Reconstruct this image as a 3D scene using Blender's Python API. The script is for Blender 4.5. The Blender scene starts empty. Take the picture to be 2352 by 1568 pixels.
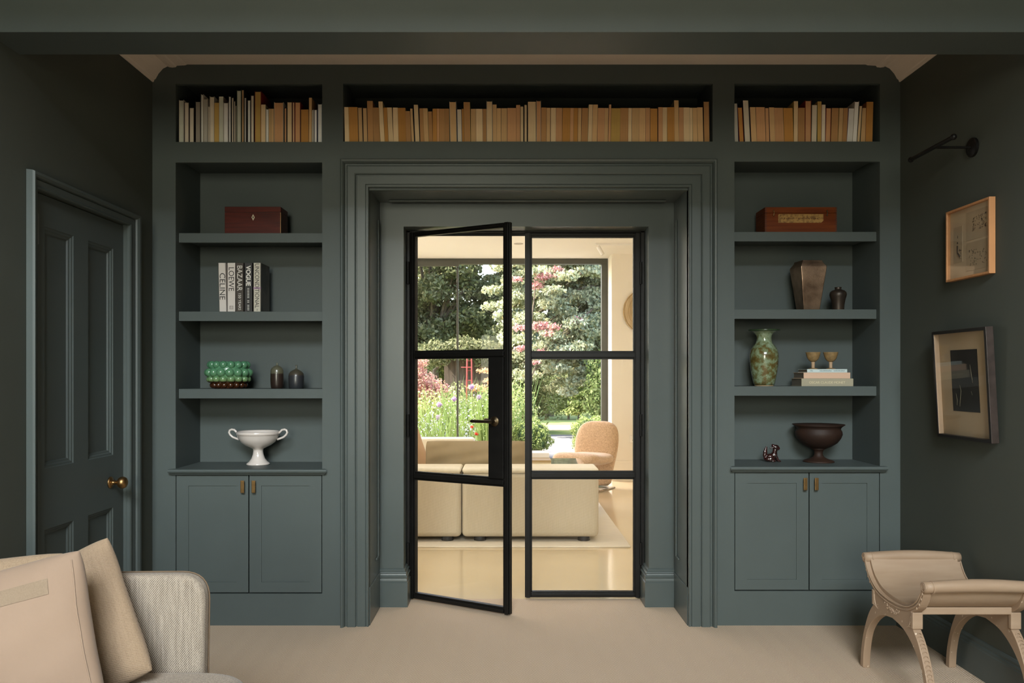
import bpy, bmesh, math, random
import numpy as np
from mathutils import Vector, Matrix, Euler

scene = bpy.context.scene
COL = scene.collection
random.seed(7)
PI = math.pi

# ------------------------------------------------------------------ camera
# Bookcase face is the plane Y=0, floor Z=0, camera 4 m in front of it (a little below eye level).
F_PX, VPX, VPY, CAM_D, CAM_H = 1880.0, 1165.0, 862.0, 4.0, 1.2213
cam_d = bpy.data.cameras.new('camera')
cam_d.sensor_width = 36.0
cam_d.lens = F_PX / 2352.0 * 36.0
cam_d.shift_x = (1176.0 - VPX) / 2352.0
cam_d.shift_y = (VPY - 784.0) / 2352.0
cam_d.clip_start = 0.05
cam_d.clip_end = 300
cam = bpy.data.objects.new('camera', cam_d)
cam.location = (0, -CAM_D, CAM_H)
cam.rotation_euler = (PI / 2, 0, 0)
COL.objects.link(cam)
scene.camera = cam

# ------------------------------------------------------------------ render look
scene.view_settings.view_transform = 'Standard'
scene.view_settings.look = 'None'
scene.view_settings.gamma = 1.0
scene.view_settings.use_curve_mapping = False
scene.view_settings.exposure = 0.0
scene.cycles.use_denoising = True
try:
    scene.cycles.denoiser = 'OPENIMAGEDENOISE'
except Exception:
    pass
scene.cycles.max_bounces = 10
scene.cycles.diffuse_bounces = 6
scene.cycles.glossy_bounces = 4
scene.cycles.transmission_bounces = 6
scene.cycles.transparent_max_bounces = 24
scene.cycles.sample_clamp_indirect = 6.0
scene.cycles.caustics_reflective = False
scene.cycles.caustics_refractive = False

# ------------------------------------------------------------------ world, sun, daylight
world = bpy.data.worlds.new('world')
scene.world = world
world.use_nodes = True
wn = world.node_tree
bg = wn.nodes['Background']
sky = wn.nodes.new('ShaderNodeTexSky')
sky.sky_type = 'NISHITA'
sky.sun_disc = False
sky.sun_elevation = math.radians(48)
sky.sun_rotation = math.radians(300)
sky.air_density = 1.0
sky.dust_density = 3.0
wn.links.new(sky.outputs[0], bg.inputs[0])
bg.inputs[1].default_value = SKY_STRENGTH = 1.35

def light(name, kind, loc, direction, energy, color=(1, 1, 1), size=1.0, size_y=None, angle=None, spread=None):
    d = bpy.data.lights.new(name, kind)
    d.energy = energy
    d.color = color
    if kind == 'AREA':
        d.shape = 'RECTANGLE'
        d.size = size
        d.size_y = size_y or size
        if spread:
            d.spread = spread
    if angle is not None:
        d.angle = angle
    o = bpy.data.objects.new(name, d)
    o.location = loc
    o.rotation_euler = Vector(direction).to_track_quat('-Z', 'Y').to_euler()
    COL.objects.link(o)
    return o

light('sun', 'SUN', (0, 0, 20), (0.62, 0.16, -0.77), 20.0, (1.0, 0.94, 0.82), angle=0.009)
# daylight through the windows in the far end wall of the room, behind the camera: a sash low on the left, an unseen one placed so high that the beam shades the bookcase tops
light('window_daylight', 'AREA', (-0.78, -8.65, 1.95), (0.08, 1, -0.06), 165, (1.0, 0.97, 0.76), 1.65, 1.9)
light('unseen_high_daylight', 'AREA', (0.1, -8.65, 5.30), (0, 1, -0.46), 830, (0.95, 1.0, 1.0), 2.8, 2.2)
# added fill lamps that brighten the garden room from its left end and ceiling (both out of view)
light('added_side_fill', 'AREA', (-4.3, 2.6, 1.35), (1, 0, 0), 105, (1.0, 1.0, 1.0), 4.0, 2.3)
light('added_top_fill', 'AREA', (0.2, 2.0, 2.58), (0, 0, -1), 22, (1.0, 1.0, 1.0), 3.0, 1.6)

# ------------------------------------------------------------------ helpers
def PX(px, Y):
    return (px - VPX) * (CAM_D + Y) / F_PX
def PZ(py, Y):
    return CAM_H + (VPY - py) * (CAM_D + Y) / F_PX

ROOT = {}
def link(o):
    COL.objects.link(o)
    return o

def thing(name, label, cat, loc=(0, 0, 0), group=None, rot=None, kind=None):
    o = bpy.data.objects.new(name, None)
    o.empty_display_size = 0.05
    o.location = loc
    if rot:
        o.rotation_euler = rot
        ROOT[o.name] = Vector((0, 0, 0))      # rotated things are modelled in local coordinates
    else:
        ROOT[o.name] = Vector(loc)
    tag(o, label, cat, group, kind)
    return link(o)

def tag(o, label=None, cat=None, group=None, kind=None):
    if label: o['label'] = label
    if cat: o['category'] = cat
    if group: o['group'] = group
    if kind: o['kind'] = kind
    return o

class MB:
    """collects geometry for one mesh object"""
    def __init__(self):
        self.v = []; self.f = []
    def add(self, verts, faces):
        n = len(self.v)
        self.v += [tuple(p) for p in verts]
        self.f += [tuple(i + n for i in f) for f in faces]
        return self
    def box(self, x0, x1, y0, y1, z0, z1):
        return self.hexa([(x0, y0, z0), (x1, y0, z0), (x1, y1, z0), (x0, y1, z0),
                          (x0, y0, z1), (x1, y0, z1), (x1, y1, z1), (x0, y1, z1)])
    def hexa(self, p):
        return self.add(p, [(3, 2, 1, 0), (4, 5, 6, 7), (0, 1, 5, 4), (1, 2, 6, 5), (2, 3, 7, 6), (3, 0, 4, 7)])
    def prism(self, poly, axis, a0, a1):
        """extrude a 2D polygon along an axis: 'x' poly=(y,z), 'y' poly=(x,z), 'z' poly=(x,y)"""
        n = len(poly)
        def P(q, a):
            return {'x': (a, q[0], q[1]), 'y': (q[0], a, q[1]), 'z': (q[0], q[1], a)}[axis]
        vs = [P(q, a0) for q in poly] + [P(q, a1) for q in poly]
        fs = [tuple(range(n))[::-1], tuple(range(n, 2 * n))]
        fs += [(i, (i + 1) % n, n + (i + 1) % n, n + i) for i in range(n)]
        return self.add(vs, fs)
    def lathe(self, prof, c=(0, 0, 0), seg=32, sx=1.0, sy=1.0, axis='z'):
        n = len(prof); vs = []; fs = []
        for r, z in prof:
            r = max(r, 1e-5)
            for k in range(seg):
                a = 2 * PI * k / seg
                p = (r * math.cos(a) * sx, r * math.sin(a) * sy, z)
                if axis == 'x': p = (p[2], p[0], p[1])
                if axis == 'y': p = (p[0], p[2], p[1])
                vs.append((c[0] + p[0], c[1] + p[1], c[2] + p[2]))
        for i in range(n - 1):
            for k in range(seg):
                a = i * seg + k; b = i * seg + (k + 1) % seg
                fs.append((a, b, b + seg, a + seg))
        fs.append(tuple(range(seg))[::-1]); fs.append(tuple(range((n - 1) * seg, n * seg)))
        return self.add(vs, fs)
    def tube(self, pts, r, seg=10, closed=False):
        pts = [Vector(p) for p in pts]; n = len(pts)
        rs = r if isinstance(r, (list, tuple)) else [r] * n
        t0 = (pts[1] - pts[0]).normalized()
        up = Vector((0, 0, 1)) if abs(t0.z) < 0.9 else Vector((1, 0, 0))
        nrm = t0.cross(up).normalized()
        vs = []; fs = []
        for i in range(n):
            if closed:
                t = (pts[(i + 1) % n] - pts[i - 1]).normalized()
            else:
                t = (pts[min(i + 1, n - 1)] - pts[max(i - 1, 0)]).normalized()
            nrm = (nrm - t * nrm.dot(t)).normalized()
            b = t.cross(nrm)
            for k in range(seg):
                a = 2 * PI * k / seg
                vs.append(pts[i] + (nrm * math.cos(a) + b * math.sin(a)) * rs[i])
        m = n if closed else n - 1
        for i in range(m):
            for k in range(seg):
                a = i * seg + k; b = i * seg + (k + 1) % seg
                j = ((i + 1) % n) * seg
                fs.append((a, b, j + (k + 1) % seg, j + k))
        if not closed:
            fs.append(tuple(range(seg))[::-1]); fs.append(tuple(range((n - 1) * seg, n * seg)))
        return self.add(vs, fs)
    def ball(self, c, r, seg=12, rings=8, rot=None):
        r = r if isinstance(r, (list, tuple)) else (r, r, r)
        vs = []; fs = []
        for i in range(rings + 1):
            th = PI * i / rings
            for k in range(seg):
                a = 2 * PI * k / seg
                p = Vector((r[0] * math.sin(th) * math.cos(a), r[1] * math.sin(th) * math.sin(a), r[2] * math.cos(th)))
                if rot: p = Euler(rot).to_matrix() @ p
                vs.append(Vector(c) + p)
        for i in range(rings):
            for k in range(seg):
                a = i * seg + k; b = i * seg + (k + 1) % seg
                fs.append((a, a + seg, b + seg, b))
        return self.add(vs, fs)
    def ribbon(self, pts, w, x0, x1):
        """band of width w (in the YZ plane) following pts=(y,z), extruded from x0 to x1"""
        n = len(pts)
        ws = w if isinstance(w, (list, tuple)) else [w] * n
        L = []; R = []
        for i in range(n):
            a = Vector(pts[max(i - 1, 0)]); b = Vector(pts[min(i + 1, n - 1)])
            t = (b - a).normalized(); m = Vector((-t.y, t.x)) * ws[i] * 0.5
            p = Vector(pts[i]); L.append(p + m); R.append(p - m)
        for i in range(n - 1):
            q = [R[i], R[i + 1], L[i + 1], L[i]]
            self.hexa([(x0, q[0].x, q[0].y), (x1, q[0].x, q[0].y), (x1, q[1].x, q[1].y), (x0, q[1].x, q[1].y),
                       (x0, q[3].x, q[3].y), (x1, q[3].x, q[3].y), (x1, q[2].x, q[2].y), (x0, q[2].x, q[2].y)])
        return self
    def build(self, name, mat, parent=None, bevel=0, seg=2, smooth=False, subsurf=0, weld=False, top=None):
        off = ROOT.get(parent.name, Vector((0, 0, 0))) if parent else Vector((0, 0, 0))
        me = bpy.data.meshes.new(name)
        me.from_pydata([(p[0] - off.x, p[1] - off.y, p[2] - off.z) for p in self.v], [], self.f)
        bm = bmesh.new(); bm.from_mesh(me)
        if weld:
            bmesh.ops.remove_doubles(bm, verts=bm.verts, dist=1e-5)
        bmesh.ops.recalc_face_normals(bm, faces=bm.faces)
        bm.to_mesh(me); bm.free()
        me.materials.append(mat)
        if smooth:
            for p in me.polygons: p.use_smooth = True
            if smooth != 'all':
                try:
                    me.set_sharp_from_angle(angle=math.radians(40))
                except Exception:
                    pass
        o = bpy.data.objects.new(name, me)
        if parent:
            o.parent = parent
            ROOT[o.name] = off
        link(o)
        ROOT[o.name] = off
        if bevel:
            m = o.modifiers.new('bevel', 'BEVEL'); m.width = bevel; m.segments = seg
            m.limit_method = 'ANGLE'; m.angle_limit = math.radians(35)
            if smooth is False and seg > 2:
                for p in me.polygons: p.use_smooth = True
                try: me.set_sharp_from_angle(angle=math.radians(60))
                except Exception: pass
        if subsurf:
            m = o.modifiers.new('subsurf', 'SUBSURF'); m.levels = subsurf; m.render_levels = subsurf
        return o

def structure(mb, name, mat, label, **k):
    o = mb.build(name, mat, **k)
    o['kind'] = 'structure'
    o['label'] = label
    return o

# ------------------------------------------------------------------ materials
MATS = {}
def nodes_of(name):
    m = bpy.data.materials.new(name); m.use_nodes = True
    nt = m.node_tree
    return m, nt, nt.nodes['Principled BSDF']

def mat(name, color, rough=0.5, metal=0.0, var=0.08, scale=12.0, bump=0.0, bscale=60.0, stretch=(1, 1, 1),
        spec=0.5, sheen=0.0, coat=0.0, col2=None, detail=4, contrast=None, obj_coord=True, emit=None):
    if name in MATS: return MATS[name]
    m, nt, b = nodes_of(name)
    N, L = nt.nodes, nt.links
    tc = N.new('ShaderNodeTexCoord'); mp = N.new('ShaderNodeMapping')
    mp.inputs['Scale'].default_value = stretch
    L.new(tc.outputs['Object'], mp.inputs[0])
    nz = N.new('ShaderNodeTexNoise'); nz.inputs['Scale'].default_value = scale; nz.inputs['Detail'].default_value = detail
    L.new(mp.outputs[0], nz.inputs['Vector'])
    cr = N.new('ShaderNodeValToRGB')
    c = Vector(color)
    c2 = Vector(col2) if col2 else c * (1 - var)
    c1 = c if col2 else c * (1 + var)
    lo, hi = contrast or (0.3, 0.7)
    cr.color_ramp.elements[0].position = lo; cr.color_ramp.elements[1].position = hi
    cr.color_ramp.elements[0].color = (*c2, 1); cr.color_ramp.elements[1].color = (*c1, 1)
    L.new(nz.outputs[0], cr.inputs[0]); L.new(cr.outputs[0], b.inputs['Base Color'])
    b.inputs['Roughness'].default_value = rough
    b.inputs['Metallic'].default_value = metal
    b.inputs['Specular IOR Level'].default_value = spec
    if sheen: b.inputs['Sheen Weight'].default_value = sheen
    if coat: b.inputs['Coat Weight'].default_value = coat; b.inputs['Coat Roughness'].default_value = 0.08
    if bump:
        n2 = N.new('ShaderNodeTexNoise'); n2.inputs['Scale'].default_value = bscale; n2.inputs['Detail'].default_value = 3
        L.new(mp.outputs[0], n2.inputs['Vector'])
        bp = N.new('ShaderNodeBump'); bp.inputs['Strength'].default_value = bump; bp.inputs['Distance'].default_value = 0.003
        L.new(n2.outputs[0], bp.inputs['Height']); L.new(bp.outputs[0], b.inputs['Normal'])
    MATS[name] = m
    return m

def math_node(nt, op, a, b=None):
    n = nt.nodes.new('ShaderNodeMath'); n.operation = op
    for i, x in enumerate((a, b)):
        if x is None: continue
        if isinstance(x, (int, float)): n.inputs[i].default_value = x
        else: nt.links.new(x, n.inputs[i])
    return n.outputs[0]

def glass_mat(name='clear_glass', tint=(1, 1, 1), base_refl=0.02):
    if name in MATS: return MATS[name]
    m = bpy.data.materials.new(name); m.use_nodes = True
    nt = m.node_tree; N, L = nt.nodes, nt.links
    N.remove(N['Principled BSDF']); out = N['Material Output']
    tr = N.new('ShaderNodeBsdfTransparent'); tr.inputs[0].default_value = (*tint, 1)
    gl = N.new('ShaderNodeBsdfGlossy'); gl.inputs['Roughness'].default_value = 0.0
    lw = N.new('ShaderNodeLayerWeight'); lw.inputs[0].default_value = 0.5
    fr = math_node(nt, 'ADD', math_node(nt, 'MULTIPLY', math_node(nt, 'POWER', lw.outputs['Facing'], 5.0), 0.9), base_refl)
    mx = N.new('ShaderNodeMixShader')
    L.new(fr, mx.inputs[0]); L.new(tr.outputs[0], mx.inputs[1]); L.new(gl.outputs[0], mx.inputs[2])
    L.new(mx.outputs[0], out.inputs[0])
    MATS[name] = m
    return m

def leaf_mat(name, cols, trans=0.45):
    """cols: list of leaf colours, picked at random leaf by leaf"""
    if name in MATS: return MATS[name]
    m = bpy.data.materials.new(name); m.use_nodes = True
    nt = m.node_tree; N, L = nt.nodes, nt.links
    N.remove(N['Principled BSDF']); out = N['Material Output']
    ge = N.new('ShaderNodeNewGeometry'); cr = N.new('ShaderNodeValToRGB')
    cr.color_ramp.interpolation = 'LINEAR'
    els = cr.color_ramp.elements
    while len(els) < len(cols): els.new(0.5)
    for i, c in enumerate(cols):
        els[i].position = i / max(1, len(cols) - 1); els[i].color = (*c, 1)
    L.new(ge.outputs['Random Per Island'], cr.inputs[0])
    d = N.new('ShaderNodeBsdfDiffuse'); t = N.new('ShaderNodeBsdfTranslucent'); mx = N.new('ShaderNodeMixShader')
    mx.inputs[0].default_value = trans
    L.new(cr.outputs[0], d.inputs[0]); L.new(cr.outputs[0], t.inputs[0])
    L.new(d.outputs[0], mx.inputs[1]); L.new(t.outputs[0], mx.inputs[2]); L.new(mx.outputs[0], out.inputs[0])
    MATS[name] = m
    return m

def chevron_carpet():
    m, nt, b = nodes_of('wool_carpet'); N, L = nt.nodes, nt.links
    tc = N.new('ShaderNodeTexCoord'); sp = N.new('ShaderNodeSeparateXYZ'); L.new(tc.outputs['Object'], sp.inputs[0])
    pp = math_node(nt, 'PINGPONG', sp.outputs[0], 0.05)
    s = math_node(nt, 'ADD', sp.outputs[1], math_node(nt, 'MULTIPLY', pp, 0.9))
    w = math_node(nt, 'SINE', math_node(nt, 'MULTIPLY', s, 2 * PI / 0.0105))
    nz = N.new('ShaderNodeTexNoise'); nz.inputs['Scale'].default_value = 260; nz.inputs['Detail'].default_value = 2
    L.new(tc.outputs['Object'], nz.inputs['Vector'])
    h = math_node(nt, 'ADD', math_node(nt, 'MULTIPLY', w, 0.35), nz.outputs[0])
    cr = N.new('ShaderNodeValToRGB')
    cr.color_ramp.elements[0].position = 0.1; cr.color_ramp.elements[1].position = 0.95
    cr.color_ramp.elements[0].color = (0.44, 0.335, 0.245, 1); cr.color_ramp.elements[1].color = (0.69, 0.545, 0.41, 1)
    L.new(h, cr.inputs[0]); L.new(cr.outputs[0], b.inputs['Base Color'])
    bp = N.new('ShaderNodeBump'); bp.inputs['Strength'].default_value = 0.5; bp.inputs['Distance'].default_value = 0.003
    L.new(h, bp.inputs['Height']); L.new(bp.outputs[0], b.inputs['Normal'])
    b.inputs['Roughness'].default_value = 0.95; b.inputs['Specular IOR Level'].default_value = 0.1
    return m

def weave(name, light_c, dark_c, fx, fz, rough=0.95, axes=(0, 2), slub=0.5, bump=0.4, amp=0.30):
    """twill cloth: diagonal threads broken up by noise"""
    m, nt, b = nodes_of(name); N, L = nt.nodes, nt.links
    tc = N.new('ShaderNodeTexCoord'); sp = N.new('ShaderNodeSeparateXYZ'); L.new(tc.outputs['Object'], sp.inputs[0])
    u, v = sp.outputs[axes[0]], sp.outputs[axes[1]]
    y = sp.outputs[3 - axes[0] - axes[1]]
    u2 = math_node(nt, 'ADD', u, y)
    d = math_node(nt, 'SINE', math_node(nt, 'ADD', math_node(nt, 'MULTIPLY', u2, fx), math_node(nt, 'MULTIPLY', v, fz)))
    mp = N.new('ShaderNodeMapping'); mp.inputs['Scale'].default_value = (1, 1, 0.06)
    L.new(tc.outputs['Object'], mp.inputs[0])
    nz = N.new('ShaderNodeTexNoise'); nz.inputs['Scale'].default_value = 190; nz.inputs['Detail'].default_value = 2
    L.new(mp.outputs[0], nz.inputs['Vector'])
    n2 = N.new('ShaderNodeTexNoise'); n2.inputs['Scale'].default_value = 420; L.new(tc.outputs['Object'], n2.inputs['Vector'])
    h = math_node(nt, 'ADD', math_node(nt, 'MULTIPLY', d, amp), math_node(nt, 'MULTIPLY', nz.outputs[0], slub))
    h = math_node(nt, 'ADD', h, math_node(nt, 'MULTIPLY', n2.outputs[0], 1.0 - slub))
    cr = N.new('ShaderNodeValToRGB')
    cr.color_ramp.elements[0].position = 0.22; cr.color_ramp.elements[1].position = 0.62
    cr.color_ramp.elements[0].color = (*dark_c, 1); cr.color_ramp.elements[1].color = (*light_c, 1)
    L.new(h, cr.inputs[0]); L.new(cr.outputs[0], b.inputs['Base Color'])
    bp = N.new('ShaderNodeBump'); bp.inputs['Strength'].default_value = bump; bp.inputs['Distance'].default_value = 0.002
    L.new(h, bp.inputs['Height']); L.new(bp.outputs[0], b.inputs['Normal'])
    b.inputs['Roughness'].default_value = rough; b.inputs['Specular IOR Level'].default_value = 0.15
    b.inputs['Sheen Weight'].default_value = 0.15
    MATS[name] = m
    return m

def page_mat():
    """paper fore-edges: the object's own colour, streaked page by page"""
    m, nt, b = nodes_of('paper_edges'); N, L = nt.nodes, nt.links
    oi = N.new('ShaderNodeObjectInfo')
    tc = N.new('ShaderNodeTexCoord'); mp = N.new('ShaderNodeMapping'); mp.inputs['Scale'].default_value = (1, 0.02, 0.008)
    L.new(tc.outputs['Object'], mp.inputs[0])
    nz = N.new('ShaderNodeTexNoise'); nz.inputs['Scale'].default_value = 900; nz.inputs['Detail'].default_value = 1
    L.new(mp.outputs[0], nz.inputs['Vector'])
    n2 = N.new('ShaderNodeTexNoise'); n2.inputs['Scale'].default_value = 14; L.new(tc.outputs['Object'], n2.inputs['Vector'])
    s = math_node(nt, 'ADD', math_node(nt, 'MULTIPLY', nz.outputs[0], 0.45), math_node(nt, 'MULTIPLY', n2.outputs[0], 0.30))
    s = math_node(nt, 'ADD', s, 0.62)
    mx = N.new('ShaderNodeMix'); mx.data_type = 'RGBA'; mx.blend_type = 'MULTIPLY'; mx.inputs[0].default_value = 1.0
    L.new(oi.outputs['Color'], mx.inputs[6])
    cb = N.new('ShaderNodeCombineXYZ')
    for i in range(3): L.new(s, cb.inputs[i])
    L.new(cb.outputs[0], mx.inputs[7]); L.new(mx.outputs[2], b.inputs['Base Color'])
    b.inputs['Roughness'].default_value = 0.9; b.inputs['Specular IOR Level'].default_value = 0.15
    MATS['paper'] = m
    return m

def objcol_mat(name, rough=0.5):
    m, nt, b = nodes_of(name); N, L = nt.nodes, nt.links
    oi = N.new('ShaderNodeObjectInfo')
    tc = N.new('ShaderNodeTexCoord')
    nz = N.new('ShaderNodeTexNoise'); nz.inputs['Scale'].default_value = 40; L.new(tc.outputs['Object'], nz.inputs['Vector'])
    mx = N.new('ShaderNodeMix'); mx.data_type = 'RGBA'; mx.blend_type = 'MULTIPLY'; mx.inputs[0].default_value = 0.25
    L.new(oi.outputs['Color'], mx.inputs[6]); L.new(nz.outputs[0], mx.inputs[7]); L.new(mx.outputs[2], b.inputs['Base Color'])
    b.inputs['Roughness'].default_value = rough
    MATS[name] = m
    return m

PAINT = (0.073, 0.090, 0.087)
M = dict(
    paint=mat('green_grey_paint', PAINT, 0.50, var=0.03, scale=5, bump=0.05, bscale=180, spec=0.35),
    trim=mat('green_grey_eggshell_trim', PAINT, 0.34, var=0.03, scale=5, bump=0.03, bscale=180, spec=0.5),
    wall=mat('green_grey_wall_paint', (0.067, 0.076, 0.065), 0.75, var=0.03, scale=3, bump=0.06, bscale=220, spec=0.3),
    ceiling=mat('off_white_ceiling_paint', (0.78, 0.68, 0.58), 0.85, var=0.02, scale=4),
    carpet=chevron_carpet(),
    steel=mat('black_steel', (0.006, 0.0055, 0.005), 0.45, metal=0.0, var=0.2, scale=20, bump=0.03, spec=0.25),
    glass=glass_mat(),
    brass=mat('aged_brass', (0.30, 0.18, 0.075), 0.38, metal=1.0, var=0.15, scale=40, bump=0.05),
    bronze_dark=mat('dark_bronze_metal', (0.10, 0.075, 0.045), 0.4, metal=1.0, var=0.2, scale=50),
    cream_wall=mat('cream_wall_paint', (0.80, 0.745, 0.635), 0.8, var=0.02, scale=3),
    cream_ceiling=mat('cream_ceiling_paint', (0.85, 0.81, 0.72), 0.85, var=0.02, scale=3),
    resin=mat('poured_resin_floor', (0.58, 0.465, 0.295), 0.13, var=0.05, scale=1.6, coat=0.3, bump=0.01, bscale=2),
    white=mat('white_paint', (0.82, 0.79, 0.73), 0.6, var=0.02),
    winframe=mat('grey_aluminium', (0.065, 0.068, 0.055), 0.45, var=0.05),
    paper=page_mat(),
    cover=objcol_mat('book_cover_cloth', 0.55),
    ink=mat('black_print', (0.02, 0.018, 0.016), 0.6, var=0.1),
    inkwhite=mat('white_print', (0.75, 0.72, 0.66), 0.6, var=0.03),
)
# =================================================================== SETTING
XL, XR = -1.734, 1.921            # side walls of the panelled room
ZC = 2.740                        # its ceiling at the bookcase end
ZF = 6.70                         # unseen near-side ceiling, invented this high to make room for the high window
YB = -8.8                         # wall behind the camera
OPX0, OPX1, OPZ = -0.549, 0.750, 2.010     # opening that holds the steel doors
RVX0, RVX1, RVZ = -0.674, 0.883, 2.136     # panelled reveal in front of it
RVY, STY = 0.337, 0.50                      # back plane of the reveal / plane of the steel doors

structure(MB().box(XL - 0.1, XR + 0.1, YB - 0.1, 0.475, -0.05, 0.0), 'floor', M['carpet'],
          'beige ribbed wool carpet of the dark green room')
structure(MB().box(XL - 0.15, XR + 0.15, -1.275, 0.34, ZC, ZC + 0.1).box(XL - 0.15, XR + 0.15, YB - 0.1, -2.9, ZF, ZF + .1)
          .box(XL - 0.15, XR + 0.15, -3.0, -1.27, 2.84, 2.94).box(XL - 0.15, XR + 0.15, -3.0, -2.9, 2.94, ZF), 'ceiling', M['ceiling'],  # low slab and upstand added out of view to block light from the beam
          'off-white plaster ceiling above the bookcases, with unseen added slabs that block light')
structure(MB().box(XR, XR + 0.12, YB, 0.40, 0, ZF), 'wall_right', M['wall'], 'dark green wall with the framed pictures')

# left wall with the panelled door's opening
DZ0, DZ1, DH = 2.991 - CAM_D, 3.726 - CAM_D, 1.905
structure(MB().box(XL - 0.12, XL, YB, DZ0, 0, ZF).box(XL - 0.12, XL, DZ1, 0.40, 0, ZC)
          .box(XL - 0.12, XL, DZ0, DZ1, DH, ZC).box(XL - 0.13, XL - 0.10, DZ0 - .02, DZ1 + .02, 0, DH + .02), 'wall_left', M['wall'],
          'dark green wall with the panelled door')

# wall behind the camera with its big window
WX0, WX1, WZ0, WZ1 = -1.60, 0.05, 1.00, 2.90
HX0, HX1, HZ0, HZ1 = -1.30, 1.50, 4.15, 6.45
structure(MB().box(XL, WX0, YB - 0.12, YB, 0, HZ0).box(WX1, XR, YB - 0.12, YB, 0, HZ0).box(WX0, WX1, YB - 0.12, YB, 0, WZ0).box(WX0, WX1, YB - 0.12, YB, WZ1, HZ0)
          .box(XL, HX0, YB - 0.12, YB, HZ0, ZF).box(HX1, XR, YB - 0.12, YB, HZ0, ZF).box(HX0, HX1, YB - 0.12, YB, HZ1, ZF), 'wall_front', M['wall'],
          'dark green wall holding the windows behind the viewer')
def sash(x0, x1, z0, z1, name, label, nx):
    f = MB().box(x0, x0 + .05, YB - .1, YB - .03, z0, z1).box(x1 - .05, x1, YB - .1, YB - .03, z0, z1).box(x0, x1, YB - .1, YB - .03, z0, z0 + .05).box(x0, x1, YB - .1, YB - .03, z1 - .05, z1)
    w = structure(f, name, M['white'], label)
    for k in range(nx):
        a, b = x0 + .05 + (x1 - x0 - .1) * k / nx, x0 + .05 + (x1 - x0 - .1) * (k + 1) / nx
        MB().box(a + .003, b - .003, YB - .066, YB - .062, z0 + .04, z1 - .04).build('pane', M['glass'], w)
        if k: MB().box(a - .012, a + .012, YB - .09, YB - .04, z0 + .05, z1 - .05).build('glazing_bar', M['white'], w)
sash(WX0, WX1, WZ0, WZ1, 'window_1', 'white sash window behind the viewer', 3)
sash(HX0, HX1, HZ0, HZ1, 'window_3', 'unseen high window behind the viewer, placed for its light', 4)  # unseen, set this high so the beam shades the bookcase tops

# wall between the two rooms, around the steel doors
structure(MB().box(XL - .15, OPX0, RVY, 0.52, 0, ZC).box(OPX1, XR + .15, RVY, 0.52, 0, ZC)
          .box(OPX0, OPX1, RVY, 0.52, OPZ, ZC), 'wall_back', M['trim'],
          'green painted wall around the black steel doors')

# beam across the ceiling
structure(MB().box(XL, XR, -1.28, -1.09, 2.362, 2.86), 'trim_1', M['paint'], 'green painted ceiling beam across the room')

# plaster cornices along both side walls
CPROF = [(0, .085), (.006, .085), (.010, .074), (.016, .070), (.030, .045), (.052, .020), (.074, .009), (.082, .013), (.098, .015),
         (.114, .013), (.120, .006), (.160, .004), (.170, 0), (0, 0)]
structure(MB().prism([(XL + a, ZC - b) for a, b in CPROF], 'y', -1.09, 0.0), 'trim_2', M['ceiling'], 'white plaster cornice above the panelled door')
structure(MB().prism([(XR - a, ZC - b) for a, b in CPROF][::-1], 'y', -1.09, 0.0), 'trim_3', M['ceiling'], 'white plaster cornice above the pictures')

# skirtings
def skirting_y(x, s, y0, y1, name, label):
    prof = [(0, 0), (.020, 0), (.020, .115), (.017, .120), (.017, .126), (.010, .132), (.010, .140), (.004, .148), (0, .150)]
    structure(MB().prism([(x + s * a, b) for a, b in prof], 'y', y0, y1), name, M['paint'], label)
skirting_y(XR, -1, YB, 0.0, 'baseboard_right', 'green skirting board below the pictures')
skirting_y(XL, 1, YB, DZ0 - .05, 'baseboard_left', 'green skirting board behind the sofa')
skirting_y(XL, 1, DZ1 + .10, 0.0, 'baseboard_corner', 'short green skirting board between panelled door and bookcase')

# ---------------------------------------------------------------- architrave round the doorway
def swept_frame(prof, x0, x1, zt, ybase, z0=0.0):
    """mitred moulding up the left side, over the head, down the right; prof=(outward, proud)"""
    mb = MB(); n = len(prof)
    st = [[(x0 - o, ybase - d, z0) for o, d in prof], [(x0 - o, ybase - d, zt + o) for o, d in prof],
          [(x1 + o, ybase - d, zt + o) for o, d in prof], [(x1 + o, ybase - d, z0) for o, d in prof]]
    vs = [p for s in st for p in s]; fs = []
    for s in range(3):
        for i in range(n - 1):
            a = s * n + i
            fs.append((a, a + 1, a + n + 1, a + n))
    return mb.add(vs, fs)
ARCH = [(0, -.01), (0, .016), (.003, .021), (.009, .021), (.011, .015), (.014, .015), (.016, .020), (.055, .020), (.057, .015), (.061, .015),
        (.063, .024), (.068, .027), (.100, .027), (.104, .025), (.107, .017), (.114, .017), (.118, .030), (.124, .038), (.130, .040), (.135, .036), (.137, .0)]
structure(swept_frame(ARCH, RVX0, RVX1, RVZ, 0.0), 'trim_4', M['trim'], 'deep moulded green architrave round the steel doors')

# reveal lining with panel beads and plinths
lin = structure(MB().box(RVX0 - .02, RVX0, -.005, RVY, 0, RVZ + .02).box(RVX1, RVX1 + .02, -.005, RVY, 0, RVZ + .02)
                .box(RVX0, RVX1, -.005, RVY, RVZ, RVZ + .02), 'trim_5', M['trim'], 'green panelled lining of the doorway')
def bead_rect_side(x, s):
    y0, y1, z0, z1, w_ = .19, .262, .275, 2.03, .011
    xa, xb = min(x, x + s * .008), max(x, x + s * .008)
    return MB().box(xa, xb, y1 - w_, y1, z0, z1).box(xa, xb, y0, y1 - w_, z0, z0 + w_)
bead_rect_side(RVX0, 1).build('panel_bead', M['trim'], lin, bevel=.003)
bead_rect_side(RVX1, -1).build('panel_bead', M['trim'], lin, bevel=.003)
zb = RVZ
MB().box(RVX0 + .055, RVX1 - .055, .262, .274, zb - .010, zb).build('panel_bead', M['trim'], lin, bevel=.003)
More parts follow.
